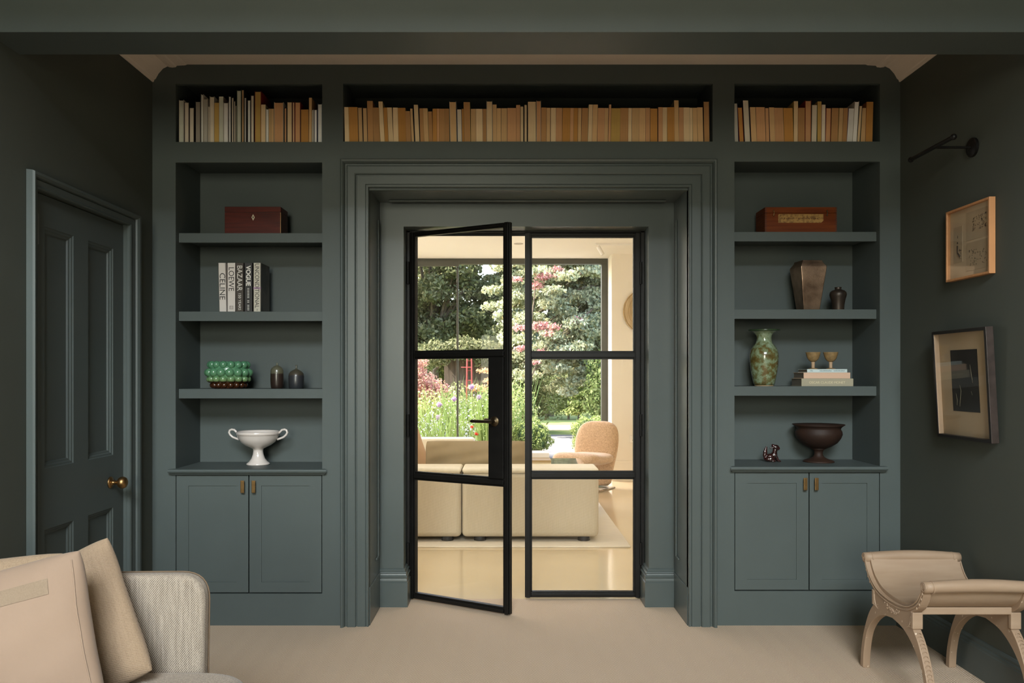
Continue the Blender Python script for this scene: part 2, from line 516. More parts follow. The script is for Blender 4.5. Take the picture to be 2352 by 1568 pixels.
MB().box(RVX0, RVX0 + .004, 0, RVY, 0, .185).build('plinth', M['trim'], lin, bevel=.001)
MB().box(RVX1 - .004, RVX1, 0, RVY, 0, .185).build('plinth', M['trim'], lin, bevel=.001)

SK = [(0, 0), (.024, 0), (.024, .128), (.020, .132), (.020, .139), (.018, .150), (.022, .156), (.022, .163), (.016, .167), (.014, .174), (.017, .178),
      (.014, .183), (.009, .186), (.009, .192), (.004, .198), (0, .200)]
def plinth(xa, xb, side, name, label):
    mb = MB(); n = len(SK)
    # front run along x then a return into the opening
    e = xb if side > 0 else xa
    st = [[((xa if side > 0 else xb), RVY - d, z) for d, z in SK], [(e + side * d, RVY - d, z) for d, z in SK], [(e + side * d, STY - .015, z) for d, z in SK]]
    vs = [p for s in st for p in s]; fs = []
    for s in range(2):
        for i in range(n - 1):
            a = s * n + i; fs.append((a, a + 1, a + n + 1, a + n))
    structure(mb.add(vs, fs), name, M['trim'], label)
plinth(RVX0, OPX0, 1, 'baseboard_doorway', 'moulded green plinth left of the steel doors')
plinth(OPX1, RVX1, -1, 'baseboard_doorway_end', 'moulded green plinth right of the steel doors')

# ---------------------------------------------------------------- panelled door in the left wall
door = thing('door_1', 'dark green four-panelled door with brass knob in the left wall', 'door', (XL, DZ0, 0), kind='structure')
X_ = XL - .013          # door face, a little back from the casing
def dbox(mb, y0, y1, z0, z1, x0=X_ - .04, x1=X_): return mb.box(x0, x1, y0, y1, z0, z1)
yA, yB, yC, yD = 3.084 - 4, 3.303 - 4, 3.406 - 4, 3.634 - 4
zs = [(.215, .644), (.863, 1.790)]
fr = MB()
dbox(fr, DZ0 + .003, yA, .006, DH - .004); dbox(fr, yB, yC, .006, DH - .004); dbox(fr, yD, DZ1 - .003, .006, DH - .004)
for a, b in ((yA, yB), (yC, yD)):
    dbox(fr, a, b, .006, zs[0][0]); dbox(fr, a, b, zs[0][1], zs[1][0]); dbox(fr, a, b, zs[1][1], DH - .004)
fr.build('door_frame', M['paint'], door)
for a, b in ((yA, yB), (yC, yD)):
    for z0, z1 in zs:
        p = dbox(MB(), a - .003, b + .003, z0 - .003, z1 + .003, X_ - .035, X_ - .018).build('panel', M['paint'], door)
        prof = [(0, .018), (.006, .018), (.009, .014), (.016, .013), (.020, .008), (.027, .006), (.030, 0.0)]
        mb = MB(); n = len(prof)
        cor = [lambda o: (a + o, z0 + o), lambda o: (b - o, z0 + o), lambda o: (b - o, z1 - o), lambda o: (a + o, z1 - o)]
        vs = []
        for c in cor:
            for o, d in prof: vs.append((X_ - .018 + d, *c(o)))
        fs = []
        for s in range(4):
            for i in range(n - 1):
                q, r_ = s * n + i, ((s + 1) % 4) * n + i
                fs.append((q, q + 1, r_ + 1, r_))
        mb.add(vs, fs).build('panel_moulding', M['paint'], p)
kn = (X_, 3.602 - 4, .750)
MB().lathe([(.0, 0), (.026, 0), (.026, .004), (.020, .008), (.012, .010), (.0085, .016), (.0085, .030), (.013, .034), (.022, .040), (.0265, .050), (.0265, .058),
            (.022, .068), (.012, .074), (0, .075)], kn, 24, axis='x').build('door_knob', M['brass'], door, smooth='all')['label'] = 'round brass door knob'
MB().lathe([(0, 0), (.007, 0), (.007, .003), (0, .003)], (X_, 3.640 - 4, .750), 12, axis='x').build('keyhole', M['brass'], door)
hm = mat('painted_iron_hinge', (0.10, 0.115, 0.115), 0.35, var=.1, spec=.6)
for hz in (1.76, .22):
    MB().tube([(XL + .004, DZ0 + .014, hz - .055), (XL + .004, DZ0 + .014, hz + .055)], .009, 12).tube([(XL + .004, DZ0 + .014, hz - .068), (XL + .004, DZ0 + .014, hz - .055)], [.002, .007], 12) \
        .tube([(XL + .004, DZ0 + .014, hz + .055), (XL + .004, DZ0 + .014, hz + .062)], [.008, .004], 12).build('hinge', hm, door, smooth=True)
# casing (narrow on the hinge side)
cas = MB()
CP = [(0, 0), (0, .016), (.008, .020), (.014, .014), (.020, .014), (.050, .017), (.056, .012), (.060, .024), (.072, .030), (.086, .030), (.092, .022), (.095, 0)]
n = len(CP)
def cas_seg(sec_a, sec_b): cas.add(sec_a + sec_b, [(i, i + 1, i + 1 + n, i + n) for i in range(n - 1)])
hs = .42; ts = .64
cas_seg([(XL + d, DZ0 - o * hs, 0) for o, d in CP], [(XL + d, DZ0 - o * hs, DH + o * ts) for o, d in CP])
cas_seg([(XL + d, DZ0 - o * hs, DH + o * ts) for o, d in CP], [(XL + d, DZ1 + o, DH + o * ts) for o, d in CP])
cas_seg([(XL + d, DZ1 + o, DH + o * ts) for o, d in CP], [(XL + d, DZ1 + o, 0) for o, d in CP])
cas.box(XL - .03, XL, DZ0 - .002, DZ0 + .0015, 0, DH).box(XL - .06, XL, DZ1 - .0015, DZ1 + .002, 0, DH)
structure(cas, 'trim_6', M['paint'], 'moulded casing round the panelled door')

# ---------------------------------------------------------------- black steel glazed doors
LW, LT = 0.632, 0.042
ROWS = [(.0364, .6588), (.6947, 1.3147), (1.3506, 1.980)]
def steel_leaf(root, s, lock):
    """modelled in local coordinates: hinge at x=0, closing edge at x=s*LW, room side at -y"""
    def bx(u0, u1, z0, z1, y0=-LT / 2, y1=LT / 2):
        a, b = sorted((s * u0, s * u1)); return MB().box(a, b, y0, y1, z0, z1)
    def bar(name, u0, u1, z0, z1):
        a, b = sorted((s * u0, s * u1))
        mb = MB().box(a, b, -LT / 2 + .010, LT / 2 - .010, z0, z1)
        wz = (z1 - z0) < (u1 - u0)
        e = .006
        if wz: mb.box(a, b, -LT / 2, LT / 2, z0 + e, z1 - e)
        else: mb.box(a + e, b - e, -LT / 2, LT / 2, z0, z1)
        return mb.build(name, M['steel'], root, bevel=.0015)
    bar('stile', 0, .034, .008, 2.0); bar('stile', LW - .034, LW, .008, 2.0)
    for z0, z1 in ((.008, .0364), (.6588, .6947), (1.3147, 1.3506), (1.980, 2.0)):
        bar('rail', .034, LW - .034, z0, z1)
    for i, (z0, z1) in enumerate(ROWS):
        u1 = LW - (.122 if (lock and i == 1) else .034)
        bx(.032, u1 + .002, z0 - .002, z1 + .002, -.003, .003).build('pane', M['glass'], root)
        # slim glazing beads
        g = MB(); a, b = sorted((s * .034, s * u1))
        for q in ((a, a + .005, z0, z1), (b - .005, b, z0, z1), (a, b, z0, z0 + .005), (a, b, z1 - .005, z1)):
            g.box(q[0], q[1], -.012, .012, q[2], q[3])
        g.build('glazing_bead', M['steel'], root)
    for hz in (.25, .95, 1.78):
        MB().tube([(0, -LT / 2 - .004, hz - .06), (0, -LT / 2 - .004, hz + .06)], .0075, 10).build('hinge', M['steel'], root, smooth=True)
    if lock:
        bx(LW - .122, LW - .034, .6947, 1.3147).build('lock_box', M['steel'], root, bevel=.002)
        h = thing_part('lever_handle', root)

def thing_part(name, root):
    """lever handle on both sides of the open leaf, built as a rose with lever"""
    u = .549; z = .987
    for sd in (-1, 1):
        y = sd * LT / 2
        r = MB().lathe([(0, 0), (.026, 0), (.026, .006), (.022, .010), (.012, .011), (.0085, .014), (.0085, .048), (0, .048)] if sd > 0 else
                       [(0, 0), (.026, 0), (.026, -.006), (.022, -.010), (.012, -.011), (.0085, -.014), (.0085, -.048), (0, -.048)], (u, y, z), 24, axis='y') \
            .build('rose', M['bronze_dark'], root, smooth=True)
        MB().tube([(u + .012, y + sd * .046, z), (u, y + sd * .046, z), (u - .035, y + sd * .047, z), (u - .11, y + sd * .047, z), (u - .118, y + sd * .047, z)],
                  [.008, .009, .0075, .0088, .006], 12).build('lever', M['bronze_dark'], r, smooth=True)

frame = structure(MB().box(OPX0, OPX0 + .020, STY - .028, STY + .02, 0, OPZ).box(OPX1 - .020, OPX1, STY - .028, STY + .02, 0, OPZ)
                  .box(OPX0, OPX1, STY - .028, STY + .02, OPZ - .008, OPZ)
                  .box(OPX0 + .02, OPX0 + .032, STY + .008, STY + .02, 0, OPZ).box(OPX1 - .032, OPX1 - .02, STY + .008, STY + .02, 0, OPZ)
                  .box(OPX0, OPX1, STY + .008, STY + .02, OPZ - .02, OPZ), 'trim_7', M['steel'], 'black steel frame of the glazed doors', bevel=.0015)
OPEN_A = math.radians(-30.0)
leafA = thing('door_2', 'open black steel glazed leaf with a lever handle', 'door', (OPX0 + .021, STY - .022, 0), rot=(0, 0, OPEN_A), kind='structure')
steel_leaf(leafA, 1, True)
leafB = thing('door_3', 'closed black steel glazed leaf without a handle', 'door', (OPX1 - .021, STY - .012, 0), rot=(0, 0, 0.0), kind='structure')
ROOT[leafB.name] = Vector((0, 0, 0))
steel_leaf(leafB, -1, False)

# ---------------------------------------------------------------- built-in bookcases
def X0(px): return (px - VPX) / 470.0
def Z0(py): return CAM_H + (VPY - py) / 470.0
BD = 0.32                                    # inside depth of the niches
TH = .022                                    # board thickness behind the face frame
def niche(mb, x0, x1, z0, z1, back=True, floor=True, rise=.026):
    """sides, soffit (a little above the face rail), floor and back of a niche behind the face"""
    z1 += rise
    if back: mb.box(x0 - TH, x1 + TH, BD, BD + .012, z0 - TH, z1 + TH)
    mb.box(x0 - TH, x0, .0242, BD, z0 - TH, z1 + TH); mb.box(x1, x1 + TH, .0242, BD, z0 - TH, z1 + TH)
    mb.box(x0, x1, .0242, BD, z1, z1 + TH)
    if floor: mb.box(x0, x1, .0242, BD, z0 - TH, z0)

def bookcase(side, xs, ys, shelf_tops, label, shelf_right):
    xo0, xi0, xi1, xo1 = [X0(p) for p in xs]
    zt0, zt1, zb0, zwork = Z0(ys[0]), Z0(ys[1]), Z0(ys[2]), ys[3]
    root = thing('bookcase', label, 'bookcase', ((xo0 + xo1) / 2, 0, 0))
    mb = MB()
    mb.box(xo0, xi0, 0, .024, 0, ZC); mb.box(xi1, xo1, 0, .024, 0, ZC)
    mb.box(xi0, xi1, 0, .024, zt0, ZC); mb.box(xi0, xi1, 0, .024, zb0, zt1)
    mb.build('face_frame', M['paint'], root)
    c = MB(); niche(c, xi0, xi1, zt1, zt0, rise=.037); c.build('upper_niche', M['paint'], root)
    c = MB(); niche(c, xi0, xi1, zwork, zb0, floor=False); c.build('display_niche', M['paint'], root)
    for zt in shelf_tops:
        MB().prism([(.035, zt), (.035, zt - .047), (.055, zt - .047), (.055, zt - .024), (BD, zt - .024), (BD, zt)], 'x', xi0 + .001, xi1 - .001).build('shelf', M['paint'], root, bevel=.0012)
    return root, xi0, xi1, zt1

LSH = [1.923, 1.5365, 1.155]; RSH = [1.929, 1.547, 1.168]
WKL, WKR = .766, .779
bkL, LX0, LX1, LZB = bookcase('left', (350, 403.5, 740, 788), (193, 326, 373, WKL), LSH,
                              'tall green built-in bookcase left of the doorway, holding the green bobbled pot', None)
bkR, RX0, RX1, RZB = bookcase('right', (1637, 1687, 2021, 2068), (192, 325, 371, WKR), RSH,
                              'tall green built-in bookcase right of the doorway, holding the bronze vases', None)
# niche over the doorway
ov = thing('bookcase', 'long green built-in book niche above the doorway', 'bookcase', (X0(1212), 0, 2.0))
cx0, cx1, cz0, cz1 = X0(788), X0(1637), Z0(325), Z0(192)
MB().box(cx0, cx1, 0, .024, cz1, ZC).box(cx0, cx1, 0, .024, RVZ - .01, cz0).build('face_frame', M['paint'], ov)
c = MB(); niche(c, cx0, cx1, cz0, cz1, rise=.037); c.build('upper_niche', M['paint'], ov)
# strips of face either side of the reveal, behind the architrave
for q in ((X0(787), RVX0), (RVX1, X0(1638))): MB().box(q[0], q[1], 0.0005, .024, 0, RVZ - .011).build('face_panel', M['paint'], ov)

def worktop(x0, x1, z, label):
    prof = [(BD, 0), (BD, -.030), (-.012, -.030), (-.014, -.026), (-.020, -.025), (-.022, -.019), (-.030, -.018), (-.034, -.013), (-.035, -.008), (-.033, -.003), (-.028, 0)]
    # front run, returned at both ends by a chamfered copy
    root = thing('worktop', label, 'worktop', ((x0 + x1) / 2, 0, z))
    MB().prism([(max(y, 0.0245) if False else y, z + d) for y, d in prof if y > 0] + [(-.0, z - .030), (-.0, z)], 'x', x0, x1).build('top_board', M['paint'], root)
    n = [(y, d) for y, d in prof if y <= 0]
    ex = .014
    mb = MB()
    vs = [(x0 - ex - max(0, -y - .012) * .6, y, z + d) for y, d in n] + [(x1 + ex + max(0, -y - .012) * .6, y, z + d) for y, d in n]
    vs += [(x0 - ex, 0, z - .030), (x0 - ex, 0, z), (x1 + ex, 0, z - .030), (x1 + ex, 0, z)]
    k = len(n)
    fs = [(i, i + 1, k + i + 1, k + i) for i in range(k - 1)]
    fs += [(2 * k, 2 * k + 2, k, 0), (k - 1, 2 * k - 1, 2 * k + 3, 2 * k + 1), tuple(range(k)) + (2 * k + 1, 2 * k), tuple(range(k, 2 * k)) + (2 * k + 3, 2 * k + 2)]
    mb.add(vs, fs).build('nosing', M['paint'], root)
    return root
worktop(LX0 + .0005, LX1 - .0005, WKL, 'green worktop with moulded nosing under the white footed bowl')
worktop(RX0 + .0005, RX1 - .0005, WKR, 'green worktop with moulded nosing under the dark bronze bowl')

def cabinet(x0, x1, zw, zbot, dsplit, label):
    root = thing('base_cabinet', label, 'cabinet', ((x0 + x1) / 2, 0, 0))
    MB().box(x0 - .0, x1 + .0, .060, BD, .02, zw - .031).box(x0, x1, .0005, .024, 0, zbot).build('body', M['paint'], root)
    zt = zw - .0335
    doors = ((x0 + .0038, dsplit - .003), (dsplit + .003, x1 - .0038))
    for i, (a, b) in enumerate(doors):
        fw = .058
        d = MB().box(a, a + fw, .001, .021, zbot + .006, zt).box(b - fw, b, .001, .021, zbot + .006, zt) \
            .box(a + fw, b - fw, .001, .021, zbot + .006, zbot + .056).box(a + fw, b - fw, .001, .021, zt - .050, zt).build('cabinet_door', M['paint'], root)
        MB().box(a + fw - .001, b - fw + .001, .0055, .018, zbot + .055, zt - .049).build('door_panel', M['paint'], d)
        hx = b - .022 if i == 0 else a + .026
        hz = zt - .052
        MB().box(hx - .009, hx + .009, -.024, -.017, hz - .030, hz + .030).tube([(hx, .001, hz), (hx, -.018, hz)], .005, 10) \
            .build('handle', M['brass'], d, bevel=.002)['label'] = 'small aged brass pull'
    return root
cabinet(LX0, LX1, WKL, Z0(1363), X0(571.5), 'green two-door base cabinet left of the doorway, behind the sofa')
cabinet(RX0, RX1, WKR, Z0(1357), X0(1858.5), 'green two-door base cabinet right of the doorway, behind the stool')
# =================================================================== BOOKS
PAGE = dict(L=((.62, .47, .28), 'pale tan'), T=((.52, .34, .17), 'tan'), O=((.42, .21, .06), 'orange-brown'), B=((.38, .21, .09), 'brown'),
            W=((.66, .65, .62), 'off-white'), G=((.27, .24, .20), 'dark grey'), R=((.50, .28, .14), 'reddish tan'), C=((.60, .53, .42), 'cream'),
            Y=((.44, .29, .09), 'amber'), V=((.46, .47, .39), 'greenish grey'), P=((.40, .38, .33), 'grey mottled'))
COVER = dict(k=(.012, .010, .010), r=(.22, .012, .008), n=(.03, .04, .10), g=(.05, .10, .05), w=(.55, .50, .42), b=(.05, .025, .012), d=(.10, .06, .03),
             t=(.30, .19, .09), s=(.30, .36, .45))
# (left, right, top) as measured on the shelf in photo pixels, shift of the top, paper tone, cover tone
ROW_L = """411 422 229 0 V w|423.4 434 234 0 C k|435 445.5 246.5 0 C b|448.7 460.5 232.4 0 G k|461.6 467 216 0 W w|467.4 476.8 226 0 P w|477.7 481.7 243.6 0 C w
481.7 492 221 0 C w|492.3 503 236 0 Y t|503 513 221.7 0 V t|513.4 524 235 0 W w|525 530.5 220.5 0 W k|531.7 536.6 223 0 C k|537 540.6 231 0 C k|540.6 543.3 241.3 0 C k
543.8 554 206.5 0 V g|555 560.3 205 0 T k|560.7 566 223 0 P k|568.3 575.4 229 0 W k|576 583.4 218 0 C k|585 599.5 208.8 0 Y r|599.7 610 240 0 L t|610.6 617 249.8 0 W w
617.3 622.7 249.8 0 T t|622.7 628.8 249.8 0 T t|629.4 651 234.4 0 R w|653 658.4 247 0 R k|659.3 671 233.3 0 L k|671.8 676.8 233.8 0 L r|677.5 689.8 233.8 0 R r
690.3 709.3 249.8 0 O k|709.3 715.6 224.4 .6 T t|715.6 721 251 0 P w|721.5 728.2 251 0 W n|730 739.6 238 0 W s"""
ROW_C = """792 802.5 245.8 -1.5 L t|802.5 823.5 245.8 -2.5 O t|824 834 245.8 -2.7 T b|834.7 844.5 246.8 -2 T b|845 858 231.8 -2 B t|858.6 873.5 247 -3 B t|874 883.8 233 -5 L t
883.8 892.4 247 -3.6 O t|892.7 904 246.8 -4 L t|904 915.6 247 -2 L t|915.6 933.2 247.7 -2 O t|933.4 944.6 255 -2.4 B t|945 952 247.7 -4 T k|953.2 964.5 238.8 -3.8 L k
965.5 974.6 248.6 -2.5 B t|974.6 985 248.6 -3 T t|985 994 256 -2 B t|994 1004 249.6 -.6 O t|1004 1008.7 249.6 -.4 R t|1008.7 1022 249.6 -.6 B t|1022 1032.5 249.6 -.8 B t
1034 1049.4 232.7 -2 T w|1050.8 1061.6 249.6 -1.5 C n|1061.6 1066 250 -1.2 O t|1066.3 1081 234.6 -1.6 B t|1081.7 1093.8 250 -.8 T t|1093.8 1109 250 -.7 L t|1109 1117.7 250 0 B t
1118 1131 231.4 -.5 L w|1131.7 1141 240 -.4 T t|1141 1151 248.6 -.3 T t|1151.4 1164.5 248.6 0 T t|1165 1185.5 248 0 R t|1185.5 1195 241 0 R t|1195 1202.6 243 0 L k
1204 1210.6 239.3 0 L k|1212 1231.8 231.8 0 L k|1232 1242.2 230.6 .3 R w|1242.5 1254.7 247 .7 B t|1255 1263.6 247.7 .7 T t|1264.5 1276.7 247.7 .7 L t|1276.7 1290.7 247.7 1 R t
1291 1309 248 1.4 O t|1309 1317 248 1 R t|1317 1326.7 248 1 O t|1327 1334.7 248 1 T t|1335 1349.7 248 1.8 B t|1350 1359.5 240 2.4 L t|1359.5 1370.9 240 2.6 T t
1371.4 1387.5 248 2 R t|1387.5 1396.6 248 1.2 T t|1397 1402.2 240 2 R t|1402.5 1424 248.6 1.8 Y t|1424 1442.5 248 1 B t|1442.5 1450.6 248 .9 L t|1451 1467.5 248 .8 T t
1467.7 1482.3 248 .5 T t|1482.7 1493 247.6 .3 R t|1493 1510.9 247.6 .2 O k|1512 1522 246 0 R t|1522 1532.2 246.6 0 L t|1532.7 1549.5 246.2 -.5 O t|1549.5 1560 230.4 -1.4 T t
1560 1570.6 246.8 -.6 R t|1570.6 1584.6 246.8 -.8 L t|1584.6 1591.2 247.6 -.8 L t|1591.6 1602.4 247.6 -1.2 T t|1603 1615.8 246.6 -2 T t|1617 1630.5 231.8 -1.4 B b"""
ROW_R = """1687.2 1696.8 236 -3 P n|1698.6 1709 245.8 -4.4 O r|1710.4 1724.2 228.8 -4.8 C k|1726 1738.5 246 -3.4 T t|1738.5 1759 246 -2.6 R t|1759 1768.4 246.6 -2.2 R k
1769 1781 246.6 -2.8 T t|1781 1801.4 247.6 -3 R t|1801.8 1823 248 -2.6 O t|1823.3 1833 232.4 0 L t|1833 1848.4 247.6 .3 B t|1849.2 1863 230.2 .5 R r|1863.3 1876.4 239.5 1.4 C g
1877.4 1886.5 232.9 .4 Y t|1886.8 1895.2 240.4 1 C t|1895.6 1907.6 247 2 R r|1908.2 1924.2 248 2.4 B t|1924.8 1934 248 3.2 T t|1934.2 1944.5 248 3.4 B t|1944.8 1957.4 249 5 W t
1957.8 1968 232.4 5.6 W w|1968.2 1975.4 241.8 6 L k|1976.2 1988 248 4.6 T t|1988.2 2003.8 233.8 2.2 O t"""

def ordinal(n):
    return '%d%s' % (n, 'th' if 10 <= n % 100 <= 20 else {1: 'st', 2: 'nd', 3: 'rd'}.get(n % 10, 'th'))

def shelf_row(data, zb, where, group, seed):
    rnd = random.Random(seed)
    recs = [r.split() for r in data.replace('\n', '|').split('|') if r.strip()]
    n = len(recs)
    for i, (a, b, t, dx, pc, cc) in enumerate(recs):
        a, b, t, dx = map(float, (a, b, t, dx))
        yf = .012 + rnd.random() * .006
        x0, x1 = PX(a, yf), PX(b, yf)
        zt = PZ(t, yf)
        sh = dx * (CAM_D + yf) / F_PX
        h = zt - zb; w = x1 - x0
        dep = min(.29, max(.105, h * .68))
        (pr, pg, pb), word = PAGE[pc]
        k = rnd.uniform(1.18, 1.42)
        cov = COVER[cc]
        if cc == 't':
            cov = tuple(q * rnd.uniform(.55, 1.2) for q in (pr * .7, pg * .65, pb * .6))
        hard = cc in 'kwgrnbs'
        ct = min(.0016 if hard else .0006, w * .16)
        if i < n / 2: pos = '%s from left' % ordinal(i + 1) if i else 'first from left'
        else: pos = '%s from right' % ordinal(n - i) if i < n - 1 else 'first from right'
        size = 'tall ' if h > .205 else ('thick ' if w > .033 else ('thin ' if w < .014 else ''))
        lab = '%s%s-paged book, %s %s' % (size, word, pos, where)
        root = thing('book', lab, 'book', ((x0 + x1) / 2, yf, zb), group)
        top = h * (.985 if hard else 1.0); rec = .003 if hard else 0.0
        shp = sh * top / h
        def slab(xa, xb, y0, y1, z1, s, z0=zb):
            return [(xa, y0, z0), (xb, y0, z0), (xb, y1, z0), (xa, y1, z0), (xa + s, y0, z1), (xb + s, y0, z1), (xb + s, y1, z1), (xa + s, y1, z1)]
        p = MB().hexa(slab(x0 + ct, x1 - ct, yf + rec, yf + dep - .002, zb + top, shp)).build('pages', M['paper'], root)
        p.color = (pr * k, pg * k, pb * k, 1)
        c = MB().hexa(slab(x0, x0 + ct, yf, yf + dep, zt, sh)).hexa(slab(x1 - ct, x1, yf, yf + dep, zt, sh)) \
            .hexa(slab(x0, x1, yf + dep - .002, yf + dep, zt, sh)).build('cover', M['cover'], root)
        c.color = (*cov, 1)
shelf_row(ROW_L, LZB, 'in the left book niche, above the red box', 'books in the left top niche', 1)
shelf_row(ROW_C, cz0, 'in the long row above the doorway', 'books above the doorway', 2)
shelf_row(ROW_R, RZB, 'in the right book niche, above the wooden box', 'books in the right top niche', 3)

# ---------------------------------------------------------------- lettering
def text_mesh(name, s, size, matl, parent, origin, xdir, ydir, bold=0.0, spacing=1.0, width=None, height=None):
    """flat lettering; origin = centre, xdir = reading direction, ydir = up of the letters"""
    cu = bpy.data.curves.new('lettering', 'FONT')
    cu.body = s; cu.size = size; cu.align_x = 'CENTER'; cu.align_y = 'CENTER'
    cu.space_character = spacing; cu.offset = bold; cu.extrude = 0.0002; cu.resolution_u = 3
    o = bpy.data.objects.new('lettering', cu); link(o)
    dg = bpy.context.evaluated_depsgraph_get(); dg.update()
    me = bpy.data.meshes.new_from_object(o.evaluated_get(dg))
    bpy.data.objects.remove(o); bpy.data.curves.remove(cu)
    co = np.array([v.co[:] for v in me.vertices])
    mid = (co.max(0) + co.min(0)) / 2; ext = co.max(0) - co.min(0)
    fx = width / ext[0] if width else 1.0; fy = height / ext[1] if height else (fx if width else 1.0)
    X, Y = Vector(xdir), Vector(ydir); Zd = X.cross(Y)
    off = ROOT.get(parent.name, Vector((0, 0, 0)))
    for v in me.vertices:
        q = v.co - Vector(mid)
        v.co = Vector(origin) - off + X * (q.x * fx) + Y * (q.y * fy) + Zd * q.z
    me.name = name
    me.materials.clear(); me.materials.append(matl)
    t = bpy.data.objects.new(name, me); t.parent = parent; ROOT[t.name] = off
    return link(t)

# ---------------------------------------------------------------- five large books on the left shelf
FB = [("CELINE", 501, 519, 2.6, 'w', 'white book with black lettering, first in the row of five'),
      ("LOEWE", 522, 541, 0, 'w', 'white book with black lettering and a small emblem, second of five'),
      ("BAZAAR", 541.3, 560, 0, 'd', 'dark brown book lettered in thin white capitals, third of five'),
      ("VOGUE", 561, 580, 0, 'k', 'black book with bold white lettering, fourth of five'),
      ("UNCONDITIONAL", 582, 599, 0, 'c', 'cream book with a lilac stripe, last of the five')]
cvr = dict(w=mat('white_cloth_cover', (.68, .62, .57), .6, var=.02), d=mat('dark_brown_cover', (.045, .032, .022), .55, var=.1),
           k=mat('black_cover', (.016, .014, .013), .5, var=.1), c=mat('cream_cover', (.60, .56, .46), .6, var=.02))
pg = mat('cream_paper', (.62, .54, .42), .9, var=.06, scale=300, stretch=(1, .01, .01))
lil = mat('lilac_print', (.42, .26, .40), .6, var=.03)
zb = LSH[1]; yf = .10
for s, a, b, ln, cc, lab in FB:
    x0, x1 = PX(a + ln, yf), PX(b + (2 if ln else 0), yf); zt = PZ(603.5, yf); sh = -ln * (CAM_D + yf) / F_PX; dp = .15
    root = thing('book', lab, 'book', ((x0 + x1) / 2, yf, zb), 'large books on the left shelf')
    def slab(xa, xb, y0, y1, z0, z1):
        f = lambda z: sh * (z - zb) / (zt - zb)
        return [(xa + f(z0), y0, z0), (xb + f(z0), y0, z0), (xb + f(z0), y1, z0), (xa + f(z0), y1, z0), (xa + f(z1), y0, z1), (xb + f(z1), y0, z1), (xb + f(z1), y1, z1), (xa + f(z1), y1, z1)]
    MB().hexa(slab(x0, x1, yf, yf + .003, zb, zt)).hexa(slab(x0, x0 + .003, yf, yf + dp, zb, zt)).hexa(slab(x1 - .003, x1, yf, yf + dp, zb, zt)).build('cover', cvr[cc], root, bevel=.0008)
    MB().hexa(slab(x0 + .003, x1 - .003, yf + .003, yf + dp - .004, zb + .003, zt - .003)).build('pages', pg, root)
    def T(name, txt, ya, yb, wpx, m_, bold=0, dxp=0):
        zc = (PZ(ya, yf) + PZ(yb, yf)) / 2; L_ = abs(PZ(ya, yf) - PZ(yb, yf))
        text_mesh(name, txt, .05, m_, root, ((x0 + x1) / 2 + sh * (zc - zb) / (zt - zb) + dxp * .002, yf - .0006, zc), (0, 0, -1), (1, 0, 0), bold, 1.0, L_, wpx * (CAM_D + yf) / F_PX)
    ink, inw = M['ink'], M['inkwhite']
    if s == 'CELINE': T('lettering', s, 627, 688, 12.5, ink)
    if s == 'LOEWE':
        T('lettering', s, 614, 668, 12.5, ink)
        g = MB(); zc = PZ(706, yf); xc = (x0 + x1) / 2
        for q in ((-.009, -.007), (.007, .009)): g.box(xc + q[0], xc + q[1], yf - .0006, yf - .0002, zc - .009, zc + .009)
        for q in ((-.009, -.0075), (.0075, .009)): g.box(xc - .009, xc + .009, yf - .0006, yf - .0002, zc + q[0], zc + q[1])
        for (u, v) in ((-.0035, .0035), (.0035, .0035), (-.0035, -.0035), (.0035, -.0035)):
            g.tube([(xc + u + .0026 * math.cos(k), yf - .0005, zc + v + .0026 * math.sin(k)) for k in np.linspace(0, 5.2, 9)], .0005, 4)
        g.build('emblem', mat('grey_print', (.25, .22, .20), .6), root)
    if s == 'BAZAAR':
        T('lettering', s, 610, 668, 11.5, inw); T('lettering', '150 YEARS', 674, 712, 6, inw)
    if s == 'VOGUE':
        T('lettering', s, 609.5, 656.5, 11, inw, .0018)
        g = MB(); z = PZ(661, yf)
        for L_ in (7, 0, 2, 0, 4):
            for _ in range(L_):
                g.box((x0 + x1) / 2 - .005, (x0 + x1) / 2 + .0042, yf - .0006, yf - .0002, z - .0042, z - .0012); z -= .0076
            z -= .004
        g.build('lettering', inw, root)
    if s == 'UNCONDITIONAL':
        T('lettering', s, 605.5, 707, 9.5, ink); T('lettering', 'm', 709.5, 713, 2.4, ink)
        MB().box(x0, x1, yf - .0004, yf, PZ(663.5, yf), PZ(659.5, yf)).build('stripe', lil, root)
        MB().box(x1 - .0001, x1 + .0004, yf, yf + dp, zb, zt).build('jacket', mat('grey_photo_jacket', (.10, .085, .07), .4, col2=(.03, .028, .025), scale=9, contrast=(.42, .55)), root)

# ---------------------------------------------------------------- mahogany box
mah = mat('mahogany', (.105, .011, .003), .40, col2=(.052, .005, .002), scale=5, stretch=(1, 4, 14), spec=.25, bump=.02)
mahd = mat('mahogany_line', (.04, .006, .003), .4)
ivory = mat('ivory_inlay', (.75, .66, .48), .5, var=.03)
y0 = .10; z0 = LSH[0]; xa, xb = PX(516, y0), PX(645, y0); zt = PZ(474.5, y0); zl = PZ(487, y0)
r = thing('wooden_box', 'polished red mahogany box with a diamond keyhole plate on left top shelf', 'box', ((xa + xb) / 2, y0, z0))
MB().box(xa, xb, y0, y0 + .13, z0, zl - .001).build('body', mah, r, bevel=.0015)
MB().box(xa, xb, y0, y0 + .13, zl + .0008, zt).build('lid', mah, r, bevel=.0015)
MB().box(xa + .002, xb - .002, y0 + .002, y0 + .128, zl - .002, zl + .002).build('lid_seam', mahd, r)
kx, kz = PX(581.5, y0), PZ(499, y0)
k = MB().prism([(kx - .008, kz), (kx, kz - .016), (kx + .008, kz), (kx, kz + .016)], 'y', y0 - .0012, y0).build('keyhole_plate', ivory, r)
